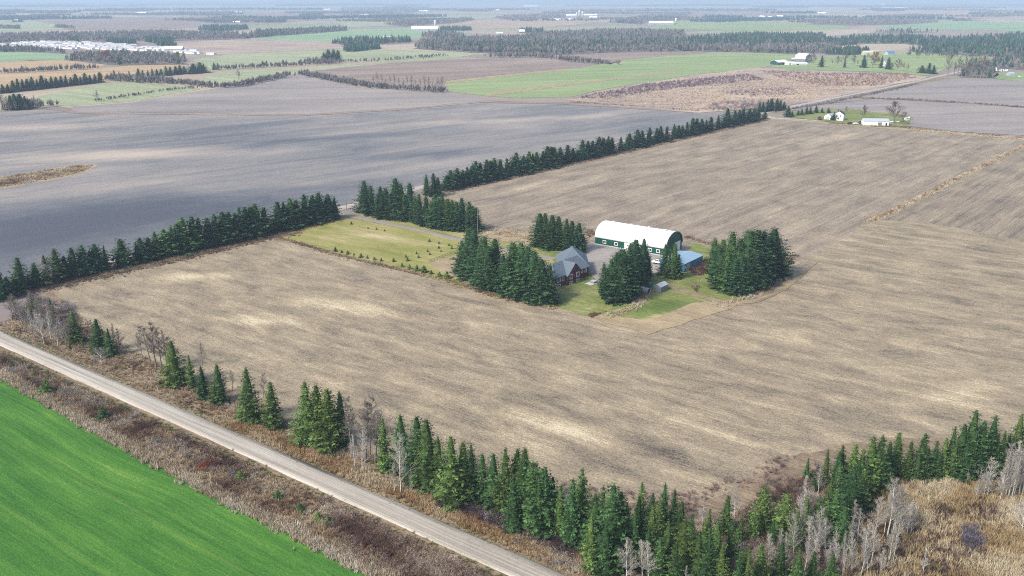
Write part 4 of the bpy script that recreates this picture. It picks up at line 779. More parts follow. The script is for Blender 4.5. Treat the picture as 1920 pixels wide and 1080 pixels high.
stuff('patch_reeds', [grass([(-60, 347), (0, 334), (60, 324), (130, 313), (176, 309), (160, 321), (110, 333), (40, 346), (-60, 360)], 1600, TAN + ['#b48a72'], .8, 1.7), bush([(-60, 352), (0, 342), (100, 325), (140, 318), (60, 338), (-40, 360)], 260, ['#9a7a74', '#7d6460', '#b08f80'], .8, 2.0)])
# scrub meadow beyond the hedge
SCR = [(1065, 187), (1140, 169), (1210, 156), (1330, 139), (1420, 129), (1480, 150), (1420, 175), (1300, 180), (1180, 195)]
stuff('meadow_scrub', [bush([(1070, 186), (1200, 160), (1290, 150), (1400, 140), (1440, 150), (1330, 160), (1240, 170), (1150, 185)], 1500, ['#7d6674', '#8b737c', '#6b5866', '#97808a'], 1.6, 3.4),
    bush([(1340, 172), (1480, 165), (1500, 178), (1400, 182)], 300, ['#83707e', '#96828c'], 1.5, 3), bush([(1420, 132), (1560, 138), (1700, 138), (1720, 146), (1640, 162), (1540, 162), (1460, 146)], 1300, ['#a5786c', '#8d6a66', '#b58a74', '#95756f', '#7d6058'], 1.4, 3.2),
    bush(SCR + [(1700, 150)], 500, ['#96807c', '#b79c8a', '#7f6a66'], 1, 2.2), bush([(1330, 195), (1400, 190), (1440, 195), (1420, 208), (1320, 208)], 180, ['#8d8084', '#a39696'], 2, 4.5),
    grass([(1100, 190), (1400, 150), (1700, 145), (1500, 190), (1350, 208)], 2500, ['#d8c2a2', '#e4d2b6', '#c9ab8c'], 1.5, 2.8),
    bush([(1070, 192), (1200, 200), (1310, 208)], 250, MAR[2:], 1, 2, 1, 2), bush([(1470, 208), (1560, 192), (1640, 176), (1720, 158)], 500, ['#7d6c70', '#8d7b78', '#6c5c60'], 1.2, 2.6, 1, 2.5), bush([(1600, 184), (1700, 187), (1800, 193), (1920, 202)], 260, MAR[:4], 1.2, 2.6, 1, 2)])
# shrubby field hedges, upper left
HG = ['#868080', '#969090', '#757072', '#a49c98', '#80766f']
BT = [blob_decid() for _ in range(6)]; CT = [blob_conifer() for _ in range(5)]
def woods(px, n, hexes, h0, h1, T=BT, ln=None, wid=1, wf=1.0):
    p = scatter_in(px, n) if ln is None else along(px, n, wid); n = len(p)
    h = R.uniform(h0, h1, n); return tile(T, p, h * wf, pick(hexes, n, var=.18), h, 0)
stuff('hedge_shrubs', [woods([(285, 152), (340, 158), (400, 164), (440, 164), (500, 152), (535, 143)], 420, HG, 4, 9, ln=1, wid=5), woods([(195, 150), (260, 154), (320, 158)], 160, HG, 6, 12, ln=1, wid=6), woods([(0, 138), (60, 135), (100, 133), (180, 129)], 120, HG, 5, 11, ln=1, wid=5), woods([(180, 190), (240, 182), (300, 172), (360, 166), (420, 163)], 150, HG, 2, 5, ln=1, wid=2.5),
    woods([(565, 139), (600, 147), (640, 155), (690, 164), (760, 169), (832, 174)], 520, HG, 4, 9, ln=1, wid=5), woods([(410, 131), (480, 127), (540, 124), (600, 121), (640, 118)], 200, HG, 4, 9, ln=1, wid=6), woods([(575, 118), (600, 116), (620, 120)], 60, HG, 6, 11, ln=1, wid=10), woods([(640, 118), (720, 114), (840, 105)], 120, HG, 3, 8, ln=1, wid=8),
    woods([(920, 108), (1000, 107), (1030, 109)], 160, HG, 6, 12, ln=1, wid=9), woods([(1040, 111), (1100, 118), (1145, 121)], 160, HG, 5, 11, ln=1, wid=8), woods([(1700, 104), (1800, 106), (1860, 108)], 60, HG, 5, 9, ln=1, wid=3), woods([(0, 208), (60, 202), (90, 199)], 60, HG, 5, 11, ln=1, wid=8)])
# woods
CG = ['#27453a', '#315240', '#203b34', '#3c5f44']; DG = ['#8c8682', '#9a948e', '#7b7674', '#a69f96', '#90887e']; CB = ['#2c4a4c', '#355550', '#274246']
def wood_floor(px, z=.4): return FAR('wood_floor', px, 'woodfloor', z, 8)
W = [([(0, 82), (-200, 88), (-200, 68), (0, 66), (200, 62), (300, 60), (460, 64), (470, 73), (300, 77), (130, 78)], 2600, 0), ([(460, 72), (560, 65), (650, 58), (650, 53), (480, 60)], 900, .35), ([(372, 56), (385, 52), (462, 51), (466, 55), (400, 60)], 420, 1),
     ([(120, 113), (145, 106), (200, 102), (300, 104), (345, 110), (355, 121), (230, 123), (190, 120)], 520, .05), ([(0, 98), (90, 98), (140, 104), (110, 99), (60, 93), (0, 93)], 150, .1),
     ([(775, 91), (790, 78), (860, 73), (960, 72), (1020, 64), (1130, 58), (1210, 58), (1280, 60), (1300, 96), (1150, 99), (1030, 103), (880, 99)], 5200, .12), ([(830, 92), (850, 84), (960, 84), (1100, 82), (1290, 76), (1290, 90), (1120, 94), (1000, 97), (900, 97)], 900, .7),
     ([(1290, 74), (1400, 66), (1540, 66), (1560, 80), (1420, 88), (1290, 90)], 1700, .75), ([(1280, 96), (1290, 88), (1420, 88), (1560, 86), (1580, 100), (1480, 101), (1400, 98)], 900, .12),
     ([(1545, 78), (1600, 72), (1720, 70), (1760, 76), (1850, 70), (1920, 66), (2200, 70), (2200, 96), (1920, 96), (1780, 96), (1700, 82), (1620, 82), (1560, 88)], 2600, .85), ([(1700, 94), (1790, 90), (1920, 92), (2200, 100), (2200, 110), (1920, 112), (1860, 106), (1800, 103), (1720, 100)], 800, .7),
     ([(1860, 112), (1920, 100), (2200, 104), (2200, 140), (1920, 132), (1880, 128), (1862, 146), (1800, 145), (1820, 125)], 900, .3), ([(1545, 102), (1600, 96), (1630, 100), (1600, 104)], 120, .9),
     ([(640, 96), (650, 90), (710, 88), (712, 92), (660, 98)], 170, .9), ([(620, 82), (650, 76), (770, 74), (768, 80), (660, 84)], 260, .7), ([(817, 58), (830, 54), (880, 54), (885, 57), (830, 60)], 140, 1), ([(720, 46), (770, 40), (880, 34), (890, 38), (850, 44), (760, 50)], 700, .05),
     ([(925, 34), (960, 28), (1060, 27), (1060, 34), (960, 36)], 400, .05), ([(1140, 40), (1200, 30), (1280, 26), (1300, 34), (1260, 38), (1200, 44)], 700, .05), ([(1510, 46), (1560, 40), (1640, 34), (1750, 38), (1760, 42), (1700, 46), (1600, 48)], 1000, .03), ([(1785, 38), (1820, 36), (1822, 39), (1786, 40)], 70, .1),
     ([(220, 28), (340, 22), (460, 22), (455, 27), (330, 28)], 500, .5), ([(410, 44), (370, 40), (440, 34), (460, 38), (450, 43)], 220, .7), ([(470, 42), (540, 36), (535, 42), (500, 43)], 160, .9), ([(560, 31), (566, 26), (606, 26), (606, 30)], 180, 1), ([(22, 42), (26, 38), (42, 38), (42, 42)], 60, 1), ([(640, 28), (640, 14), (760, 14), (790, 22), (740, 28)], 900, .25), ([(270, 78), (290, 74), (325, 76), (322, 82), (290, 82)], 130, 1), ([(128, 78), (146, 75), (147, 78), (130, 80)], 40, 1), ([(290, 84), (320, 80), (332, 86), (320, 90)], 70, .9), ([(188, 78), (240, 80), (262, 82), (240, 84)], 90, .9),
     ([(1630, 60), (1700, 57), (1760, 60), (1700, 62)], 60, .2), ([(1200, 46), (1140, 42), (1190, 40), (1210, 44)], 100, .5), ([(970, 62), (975, 58), (1022, 58), (1020, 62)], 90, .95), ([(788, 70), (800, 62), (850, 62), (870, 66), (860, 72)], 160, .2), ([(0, 54), (0, 50), (38, 51), (38, 55)], 120, 0), ([(100, 52), (110, 49), (140, 52), (142, 54)], 90, 0)]
dp = []; cp = []
for px, n, fc in W:
    wood_floor(px); nc = int(n * fc); nd = n - nc
    if nd: dp.append(woods(px, nd, DG, 8, 14))
    if nc: cp.append(woods(px, nc, CG, 9, 16, CT, wf=1.15))
stuff('leafless_woods', dp); stuff('conifer_woods', cp)
# the last kilometres: belts of woodland
dp = []; cp = []
for _ in range(110):
    y = math.exp(R.uniform(math.log(4200), math.log(15500))); x = R.uniform(-.66, .66) * y
    px_y = 0; Lx = R.uniform(150, 900) * (y / 5000) ** .5; Ly = R.uniform(60, 260) * (y / 4000) ** .6; a = math.radians(random.choice([A_HEDGE, A_ROAD]) + R.uniform(-8, 8)) if y < 6000 else R.uniform(-.15, .15)
    c_, s_ = math.cos(a), math.sin(a)
    n = int(min(900, Lx * Ly / (260 * (y / 3000) ** 1.1)))
    u = R.uniform(-.5, .5, (n, 2)) * (Lx, Ly); pts = np.c_[x + u[:, 0] * c_ - u[:, 1] * s_, y + u[:, 0] * s_ + u[:, 1] * c_]
    con = R.random() < .3; h = R.uniform(9, 16, n) * (1 + (y - 2600) / 14000)
    T_ = CT if con else BT; (cp if con else dp).append(tile(T_, pts, h * (1.2 + y / 9000), pick(CB if con else DG, n), h, 0))
stuff('distant_leafless_woods', dp); stuff('distant_conifer_woods', cp)

# ================================================================== BUILDINGS
def ang(p, q): a = np.array(g(*p)); b = np.array(g(*q)); return math.atan2(*(b - a)[::-1])
AU = math.radians(48.0)                  # the farm's main direction
def win(parent, x, y, z, w_, h_, face, glass='glass', frame='white', t=.07):
    """window set on a wall; face '-y','+y','-x','+x' of the local frame"""
    f = MB(); p = MB(); b = .2
    def bx(mb, a0, a1, z0, z1, d0, d1):
        if face == '-y': mb.box(a0, a1, y - d1, y - d0, z0, z1)
        elif face == '+y': mb.box(a0, a1, y + d0, y + d1, z0, z1)
        elif face == '+x': mb.box(x + d0, x + d1, a0, a1, z0, z1)
        else: mb.box(x - d1, x - d0, a0, a1, z0, z1)
    c = x if face in ('-y', '+y') else y
    bx(f, c - w_ / 2 - b, c - w_ / 2, z - b, z + h_ + b, .0, t); bx(f, c + w_ / 2, c + w_ / 2 + b, z - b, z + h_ + b, .0, t)
    bx(f, c - w_ / 2, c + w_ / 2, z - b, z, .0, t); bx(f, c - w_ / 2, c + w_ / 2, z + h_, z + h_ + b, .0, t); bx(f, c - .03, c + .03, z, z + h_, .005, t - .01)
    bx(p, c - w_ / 2, c - .03, z, z + h_, .002, t * .4); bx(p, c + .03, c + w_ / 2, z, z + h_, .002, t * .4)
    fo = f.build('window', M[frame], parent); p.build('pane', M[glass], fo); return fo
def gable(name, loc, rz, L, Wd, wh, rh, wall, roof, label, cat, group=None, ov=.3, wins=(), doors=(), z=.1):
    r = empty(name, (*loc, z), rz); tag(r, label, cat, group)
    MB().prism([(-Wd / 2, 0), (Wd / 2, 0), (Wd / 2, wh), (0, wh + rh), (-Wd / 2, wh)], -L / 2, L / 2).build('wall', M[wall], r)
    s = rh / (Wd / 2); e = ov; t = .14; z0 = wh + .015
    MB().prism([(-Wd / 2 - e, z0 - e * s), (0, z0 + rh), (Wd / 2 + e, z0 - e * s), (Wd / 2 + e, z0 - e * s + t), (0, z0 + rh + t), (-Wd / 2 - e, z0 - e * s + t)], -L / 2 - ov, L / 2 + ov).build('roof', M[roof], r)
    for (x, y, zz, a, b, f) in wins: win(r, x, y, zz, a, b, f)
    for (x, y, a, b, f, m) in doors:
        d = MB(); q = .06
        if f == '-y': d.box(x - a / 2, x + a / 2, y - q, y, 0, b)
        elif f == '+y': d.box(x - a / 2, x + a / 2, y, y + q, 0, b)
        elif f == '+x': d.box(x, x + q, y - a / 2, y + a / 2, 0, b)
        else: d.box(x - q, x, y - a / 2, y + a / 2, 0, b)
        d.build('door', M[m], r)
    return r

# --- arched barn: long side faces the yard
A_ = np.array(g(1115.6, 458.3)); B_ = np.array(g(1248, 481.5)); Cc = np.array(g(1285, 467))
u = (B_ - A_) / np.hypot(*(B_ - A_)); LB = float(np.hypot(*(B_ - A_))); vv = np.array([-u[1], u[0]]); WB = 14.6
r = empty('arched_barn', (*A_, .16), math.atan2(u[1], u[0])); tag(r, 'long green walled barn with a white arched fabric roof', 'barn')
WHB, RH = 3.0, 5.7
w_ = MB(); w_.box(0, LB, 0, .2, 0, WHB).box(0, LB, WB - .2, WB, 0, WHB); w_.build('wall', M['green_metal'], r)
MB().box(-.05, LB + .05, -.12, 0, -.05, .35).build('foundation', M['concrete'], r)
n = 28; arc = [(WB / 2 - (WB / 2 + .12) * math.cos(math.pi * i / n), WHB + .01 + RH * math.sin(math.pi * i / n) ** .92) for i in range(n + 1)]
mb = MB(); ns = 17
for k in range(ns + 1):
    x = -.15 + (LB + .3) * k / ns
    mb.v += [(x, y, z) for y, z in arc]
for k in range(ns):
    for i in range(n): o = k * (n + 1) + i; mb.f.append((o, o + 1, o + n + 2, o + n + 1))
ro = mb.build('roof', M['white_roof'], r, True)
sm = ro.modifiers.new('thickness', 'SOLIDIFY'); sm.thickness = .12; sm.offset = -1
for xe, nm in ((.12, 'end_wall'), (LB - .12, 'end_wall')):
    prof = [(.3, 0), (WB - .3, 0)] + [(WB / 2 + (WB / 2 - .15) * math.cos(math.pi * i / 18), WHB + (RH - .15) * math.sin(math.pi * i / 18)) for i in range(19)]
    MB().prism(prof, xe - .06, xe + .06).build(nm, M['green_end'], r)
rim = MB()
for i in range(n):
    (y0, z0), (y1, z1) = arc[i], arc[i + 1]; cx_, cz_ = WB / 2, WHB
    q = lambda y, z, s: (cx_ + (y - cx_) * s, cz_ + (z - cz_) * s)
    a1, a2 = q(y0, z0, .93), q(y1, z1, .93); a3, a4 = q(y0, z0, 1.015), q(y1, z1, 1.015)
    for xa, xb in ((LB + .02, LB + .3),):
        rim.add([(xa, *a1), (xa, *a2), (xa, *a4), (xa, *a3), (xb, *a1), (xb, *a2), (xb, *a4), (xb, *a3)], [(0, 1, 2, 3), (7, 6, 5, 4), (0, 4, 5, 1), (3, 2, 6, 7)])
rim.build('roof_trim', M['green_end'], r)
MB().box(LB - .05, LB + .1, WB / 2 + 1.0, WB - 1.6, 0, 4.0).build('door', M['white'], r)
d = MB().box(14.2, 16.6, -.1, 0, .05, 2.9).build('door', M['white'], r)
for x in (4.6, 10.2, 21.0, 26.0, 29.8): win(r, x, 0, 1.15, 1.25, 1.0, '-y')
for x in (4.5, 13, 21.5, 29): MB().tube((x, WB / 2, WHB + RH - .1), (x, WB / 2, WHB + RH + .3), .35, .3, 10).dome((x, WB / 2, WHB + RH + .3), .75, .3).build('roof_vent', M['white'], r)

# --- blue steel shed
P1 = np.array(g(1317, 494.4)); P0 = np.array(g(1280.5, 512.4)); u = (P0 - P1) / np.hypot(*(P0 - P1)); a = math.atan2(u[1], u[0])
v2 = np.array([u[1], -u[0]]); Ls, Ws = 15.5, 10.5; ctr = P1 + u * Ls / 2 + v2 * Ws / 2
gable('steel_shed', ctr, a, Ls, Ws, 3.3, .75, 'blue_metal', 'steel_roof', 'low blue steel shed with a pale metal roof beside the arched barn', 'shed', ov=.25, doors=[(Ls * .3, Ws / 2, 3.4, 2.8, '+y', 'tin')])
# --- small weathered shed
q0 = np.array(g(1228, 546.3)); q1 = np.array(g(1238.5, 549.8)); q2 = np.array(g(1253, 543)); e1 = (q2 - q1) / np.hypot(*(q2 - q1)); e2 = np.array([-e1[1], e1[0]])
Lq, Wq = 4.9, 2.9; ctr = q1 + e1 * Lq / 2 + e2 * Wq / 2
gable('garden_shed', ctr, math.atan2(e1[1], e1[0]), Lq, Wq, 2.1, .75, 'shed_wood', 'tin', 'small weathered grey garden shed with metal roof on the grass', 'shed', ov=.2, doors=[(-Lq / 2, -.2, 1.5, 1.8, '-x', 'greyw')])
tk = empty('water_tank', (*g(1210, 551), 0.15), ang((1199, 546), (1214, 550))); tag(tk, 'silver round tank lying open ended beside the garden shed', 'tank')
mb = MB()
for s in (0, 1):
    R0 = 1.1 - .06 * s
    mb.tube((-1.6, 0, 1.15), (1.6, 0, 1.15), R0, R0, 20, False)
mb.build('shell', M['silver'], tk, True); MB().tube((-1.62, 0, 1.15), (-1.5, 0, 1.15), 1.12, 1.12, 20).build('end_cap', M['silver'], tk); MB().tube((1.1, 0, 1.15), (1.2, 0, 1.15), 1.02, 1.02, 20).build('dark_inside', M['blackrub'], tk)  # black disc inside the shell paints the shade of the open end
MB().box(-1.3, -1.0, -.7, .7, -.05, .3).box(1.0, 1.3, -.7, .7, -.05, .3).build('cradle', M['greyw'], tk)
tt = empty('fuel_tank', (*g(1219, 539), .15), ang((1212, 540), (1222, 534))); tag(tt, 'small teal fuel tank on legs behind the silver tank', 'tank')
MB().tube((-1.5, 0, 1.1), (1.5, 0, 1.1), .55, .55, 14).dome((0, 0, 1.6), .2, .12, 8, 2).build('shell', M['teal'], tt, True)
for x in (-1.1, 1.1):
    for y in (-.35, .35): MB().tube((x, y, 0), (x, y, .8), .05).build('leg', M['blackrub'], tt)
# --- patio slab with covered tub
pt = empty('patio', (*g(1110, 532), .12), AU); tag(pt, 'pale concrete pad on the lawn beside the brick house', 'patio'); MB().box(-2.2, 2.2, -1.6, 1.6, 0, .18).build('slab', M['concrete'], pt); MB().box(-2.35, -2.2, -1.6, 1.6, 0, .1).build('border', M['greyw'], pt)
ht = empty('hot_tub', (*g(1113, 531.5), .3), AU); tag(ht, 'small covered tub standing on the pale lawn pad', 'hot tub'); MB().box(-.9, .9, -.9, .9, 0, .65).build('tub', M['greyw'], ht); MB().box(-.96, .96, -.96, .96, .655, .78).build('cover', M['tin'], ht)

# --- brick house
fr = np.array(g(1103, 517.5)); fl = np.array(g(1041, 541)); u = (fr - fl) / np.hypot(*(fr - fl))
hs = empty('brick_house', (*fl, .13), math.atan2(u[1], u[0])); tag(hs, 'red brick bungalow with a grey shingled hip roof and front gable', 'house')
LH = float(np.hypot(*(fr - fl))); WH = 3.7; D = 8.6
def rect(p, a_deg, L, W_):          # corners of a wing laid out from corner p
    c, q = math.cos(math.radians(a_deg)), math.sin(math.radians(a_deg))
    return [(p[0] + c * x - q * y, p[1] + q * x + c * y) for x, y in ((0, 0), (L, 0), (L, W_), (0, W_))]
def block(mb, cs, z0, z1): return mb.add([(x, y, z0) for x, y in cs] + [(x, y, z1) for x, y in cs], [(3, 2, 1, 0), (4, 5, 6, 7), (0, 1, 5, 4), (1, 2, 6, 5), (2, 3, 7, 6), (3, 0, 4, 7)])
def hiproof(mb, cs, z, zr, k0, k1, t=.18):
    m0 = [(cs[0][i] + cs[3][i]) / 2 for i in (0, 1)]; m1 = [(cs[1][i] + cs[2][i]) / 2 for i in (0, 1)]
    e0 = [m0[i] + (m1[i] - m0[i]) * k0 for i in (0, 1)]; e1 = [m0[i] + (m1[i] - m0[i]) * k1 for i in (0, 1)]
    V = [(x, y, z) for x, y in cs] + [(*e0, zr), (*e1, zr)] + [(x, y, z - t) for x, y in cs]
    return mb.add(V, [(0, 1, 5, 4), (1, 2, 5), (2, 3, 4, 5), (3, 0, 4), (9, 8, 7, 6), (0, 6, 7, 1), (1, 7, 8, 2), (2, 8, 9, 3), (3, 9, 6, 0)])
wing = rect((20.3, .2), 40.5, 15.2, 10.6)
wm = MB().box(0, LH, 0, D, -.1, WH); block(wm, wing, -.12, WH - .02); wm.build('wall', M['brick'], hs)
MB().box(6.0, 14.0, -1.2, -.003, -.1, WH).add([(6.0, -1.2, WH), (14.0, -1.2, WH), (10, -1.2, WH + 3.7), (6.0, -1.05, WH), (14.0, -1.05, WH), (10, -1.05, WH + 3.7)], [(0, 1, 2), (5, 4, 3), (0, 3, 4, 1), (1, 4, 5, 2), (2, 5, 3, 0)]).build('gable_wall', M['brick'], hs)
rf = MB(); hiproof(rf, rect((-.5, -.5), 0, LH + 1, D + 1), WH + .1, WH + 3.9, .2, .9)
hiproof(rf, rect((20.5, -.5), 40.5, 16.4, 11.8), WH + .14, WH + 5.3, .42, .6)
rf.build('roof', M['shingle'], hs)
gx0, gx1, gp, gz = 5.5, 14.5, 10.0, WH + 3.95
for gx, sg in ((gx0, 1), (gx1, -1)):
    V = [(gx, -1.6, WH - .2), (gp, -1.6, gz), (gp, D / 2 + .4, gz), (gx, D / 2 - 3.4, WH - .2)]
    V += [(x, y, z - .16) for x, y, z in V]
    MB().add(V, [(0, 1, 2, 3), (7, 6, 5, 4), (0, 4, 5, 1), (0, 3, 7, 4), (3, 2, 6, 7)]).build('gable_roof', M['shingle'], hs)
MB().box(-.55, 5.4, -.62, -.5, WH - .1, WH + .08).box(14.6, LH + .45, -.62, -.5, WH - .1, WH + .08).build('gutter', M['shingle_dark'], hs)
for (x, y, z, a_, b_) in ((8.0, -1.2, 2.0, 1.5, 1.5), (12.0, -1.2, 2.0, 1.5, 1.5), (8.0, -1.2, .2, 1.7, .6), (12.0, -1.2, .2, 1.7, .6), (2.0, 0, 1.9, 1.8, 1.4), (2.0, 0, .2, 2.0, .6), (4.6, 0, 1.9, 1.0, 1.4), (16.2, 0, 2.2, .8, .9), (18.6, 0, 2.0, .9, 1.0)): win(hs, x, y, z, a_, b_, '-y')
for x, y, z in ((6.4, 3.4, WH + 3.0), (15.4, 3.4, WH + 3.0), (17.0, 3.6, WH + 3.1), (22.5, 8.2, WH + 4.6)): MB().tube((x, y, z - .4), (x, y, z + .35), .12).build('vent_pipe', M['blackrub'], hs)

# --- lawn fence
def fence(p, q, n, name, label, hgt=1.2, mat='pole', rails=2):
    a = np.array(g(*p)); b = np.array(g(*q)); L = float(np.hypot(*(b - a))); r = empty(name, (*a, .12), math.atan2(*(b - a)[::-1])); tag(r, label, 'fence')
    for i in range(n): MB().tube((L * i / (n - 1), 0, 0), (L * i / (n - 1), 0, hgt), .07, .06, 6).build('post', M[mat], r)
    m = MB()
    for k in range(rails): zz = hgt * (.45 + .45 * k); m.box(0, L, -.03, .03, zz - .06, zz + .06)
    m.build('rail', M[mat], r)
fence((805, 493), (858, 474), 12, 'rail_fence', 'grey wooden rail fence between lawn and bare garden patch')
fence((600, 421), (642, 409), 9, 'wire_fence', 'thin post fence along the lawn under the spruce hedgerow')
def pole(p, h, label, arm=True):
    r = empty('utility_pole', (*g(*p), .05), A_HEDGE * math.pi / 180 + 1.57); tag(r, label, 'utility pole', 'utility poles')
    MB().tube((0, 0, 0), (0, 0, h), .16, .1, 8).build('pole', M['pole'], r)
    if arm:
        MB().box(-1.1, 1.1, -.07, .07, h - .9, h - .75).build('crossarm', M['pole'], r)
        for x in (-1, 0, 1): MB().tube((x, 0, h - .75 if x else h), (x, 0, h - .5 if x else h + .25), .06).build('insulator', M['tin'], r)
pole((896, 445), 13, 'grey utility pole rising behind the big spruces by the lane', False)
pole((1452, 214), 11, 'grey utility pole at the lane corner before the far spruces')
pole((650, 393), 7, 'short grey post at the end of the farm lane', False)

# --- vehicles
def car(name, p, rz, label, paintm, cat='car', group=None, truck=False):
    r = empty(name, (*g(*p), .36), rz); tag(r, label, cat, group)
    prof = [(-2.2, .35), (-2.25, .75), (-1.9, .95), (-1.0, 1.0), (-.5, 1.42), (.9, 1.45), (1.7, .98), (2.2, .9), (2.25, .4)] if not truck else [(-2.6, .45), (-2.6, 1.05), (-.6, 1.05), (-.55, 1.1), (-.4, 1.7), (.8, 1.75), (1.35, 1.15), (2.4, 1.05), (2.5, .5)]
    n = len(prof); V = [(x, -.85, z) for x, z in prof] + [(x, .85, z) for x, z in prof]
    MB().add(V, [(i, (i + 1) % n, n + (i + 1) % n, n + i) for i in range(n)] + [tuple(range(n)), tuple(range(n, 2 * n))[::-1]]).build('body', M[paintm], r)
    zt = 1.36 if not truck else 1.62; x0, x1 = (-.55, 1.0) if not truck else (-.35, .9)
    for s in (-1, 1): MB().add([(x0 - .2, s * .86, zt - .34), (x1 + .35, s * .86, zt - .34), (x1 - .1, s * .86, zt), (x0 + .15, s * .86, zt), (x0 - .2, s * .84, zt - .34), (x1 + .35, s * .84, zt - .34), (x1 - .1, s * .84, zt), (x0 + .15, s * .84, zt)], [(0, 1, 2, 3), (7, 6, 5, 4), (0, 4, 5, 1), (1, 5, 6, 2), (2, 6, 7, 3), (3, 7, 4, 0)]).build('window', M['glass'], r)
    for x in (-1.4, 1.4):
        for s in (-1, 1):
            wo = MB().tube((x, s * .78, .33), (x, s * .93, .33), .34, .34, 14).build('wheel', M['blackrub'], r); MB().tube((x, s * .93, .33), (x, s * .945, .33), .18, .18, 10).build('rim', M['silver'], wo)
    for s in (-.6, .6): MB().box((2.25 if not truck else 2.46), (2.3 if not truck else 2.53), s - .15, s + .15, .6, .78).build('headlight', M['white'], r)
    return r
car('pickup_truck', (1234, 496), AU + 1.8, 'white pickup truck parked between spruces and the arched barn', 'white', 'pickup', None, True)
gcars = 'cars parked by the far farmhouse'
car('parked_car', (1593, 233), .3, 'dark car parked nearest the white farmhouse on the lane', 'blackrub', 'car', gcars)
car('parked_car', (1604, 234), .2, 'white car parked in the middle of the lane row', 'white', 'car', gcars)
car('parked_car', (1612, 233.5), .4, 'navy car parked closest to the long pale shed', 'navy', 'car', gcars)
car('parked_car', (1615, 231), .4, 'dark car parked behind the navy car by the shed', 'blackrub', 'car', gcars)
tr_ = empty('farm_tractor', (*g(1537, 225), .36), .9); tag(tr_, 'red farm tractor parked on the lane before the white farmhouse', 'tractor')
MB().box(-.2, 2.4, -.5, .5, .9, 1.9).build('hood', M['red'], tr_); MB().box(-1.8, -.2, -.8, .8, 1.0, 1.5).box(-1.7, -.3, -.75, .75, 2.8, 2.95).build('body', M['red'], tr_); MB().box(-1.6, -.4, -.7, .7, 1.51, 2.78).build('cab', M['glass'], tr_)
for x, s, rr in ((-1.2, -1, .95), (-1.2, 1, .95), (1.7, -1, .55), (1.7, 1, .55)):
    wo = MB().tube((x, s * .85, rr), (x, s * 1.25, rr), rr, rr, 16).build('wheel', M['blackrub'], tr_); MB().tube((x, s * 1.25, rr), (x, s * 1.28, rr), rr * .5, rr * .5, 12).build('rim', M['red'], wo)

# --- far white farmhouse and outbuildings
a0 = .12
hh = gable('white_farmhouse', g(1573, 225.5), 1.1, 9, 8, 5.2, 2.6, 'white', 'shingle_dark', 'white two storey farmhouse with a dark roof on the far lawn', 'house', wins=[(-2.5, -4, 3.3, 1, 1.3, '-y'), (0, -4, 3.3, 1, 1.3, '-y'), (2.5, -4, 3.3, 1, 1.3, '-y'), (-2.5, -4, .9, 1, 1.3, '-y'), (2.5, -4, .9, 1, 1.3, '-y'), (-4.5, 1.5, 3.2, 1, 1.2, '-x'), (-4.5, -1.5, 3.2, 1, 1.2, '-x'), (-4.5, 0, .8, 1.6, 1.3, '-x')], doors=[(0, -4, 1, 2.1, '-y', 'navy')], z=.36)
MB().box(1.5, 2.2, 1.2, 1.9, 6, 9).build('chimney', M['brick'], hh)
gable('garage', g(1557, 224), .6, 8, 7, 2.8, 1.9, 'white', 'tin', 'white garage left of the far white farmhouse', 'garage', doors=[(-4, 0, 3, 2.3, '-x', 'tin')], z=.36)
gable('long_shed', g(1640, 235), -.12, 20, 8, 3.6, 1.6, 'white', 'tin', 'long pale metal shed right of the parked cars', 'shed', doors=[(3, -4, 3.2, 2.6, '-y', 'greyw'), (8, -4, 1.2, 2.2, '-y', 'blackrub')], z=.36)
gable('small_shed', g(1700, 226), .4, 3.4, 2.8, 2.0, .8, 'white', 'white', 'tiny white shed at the right end of the far lawn', 'shed', z=.36)
gable('flat_trailer', g(1676, 231), .1, 8, 2.2, .9, .2, 'tin', 'white', 'low white trailer beneath the bare trees by the shed', 'trailer', z=.36)
# --- distant farmstead
gable('green_shed', g(1461, 121), .5, 22, 18, 4, 3, 'green_metal', 'white', 'green walled shed with white roof on the distant farmstead', 'shed', wins=[(-6, -9, 1.5, 2, 1.5, '-y'), (6, -9, 1.5, 2, 1.5, '-y')], doors=[(0, -9, 4, 3.2, '-y', 'blackrub')])
gable('white_shed', g(1480, 121.5), .0, 16, 9, 3, 1.6, 'white', 'white', 'low white shed joined between green shed and hip barn', 'shed', doors=[(0, -4.5, 3, 2.4, '-y', 'greyw')])
gable('low_shed', g(1499, 122), .0, 22, 8, 2.6, 1.3, 'tin', 'white', 'long low white shed in front of the tall barn', 'shed', doors=[(-4, -4, 3, 2.2, '-y', 'blackrub')])
gable('small_barn', g(1489, 115), .2, 12, 8, 3.6, 2, 'greyw', 'white', 'little grey barn with white roof behind the low sheds', 'barn')
gb = empty('gambrel_barn', (*g(1506, 117), .3), 2.1); tag(gb, 'tall grey barn with a rounded white gambrel roof', 'barn')
pr = [(-8, 0), (8, 0), (8, 6), (6.2, 10.5), (0, 13.5), (-6.2, 10.5), (-8, 6)]
MB().prism(pr, -11, 11).build('wall', M['greyw'], gb)
ro = [(-8.5, 5.6), (-6.5, 10.6), (0, 13.8), (6.5, 10.6), (8.5, 5.6), (8.5, 6.0), (6.7, 11.0), (0, 14.2), (-6.7, 11.0), (-8.5, 6.0)]
MB().prism(ro, -11.4, 11.4).build('roof', M['white'], gb)
for y in (-4.5, 0, 4.5): win(gb, 11, y, 5, 1.6, 1.4, '+x'); win(gb, -11, y, 5, 1.6, 1.4, '-x')
MB().box(11, 11.1, -2, 2, 0, 4).build('door', M['shed_wood'], gb)
gable('cream_barn', g(1632, 103), .05, 30, 11, 4.5, 3, 'cream', 'cream', 'cream barn behind the yellowing tree', 'barn', doors=[(-6, -5.5, 4, 3, '-y', 'greyw')])
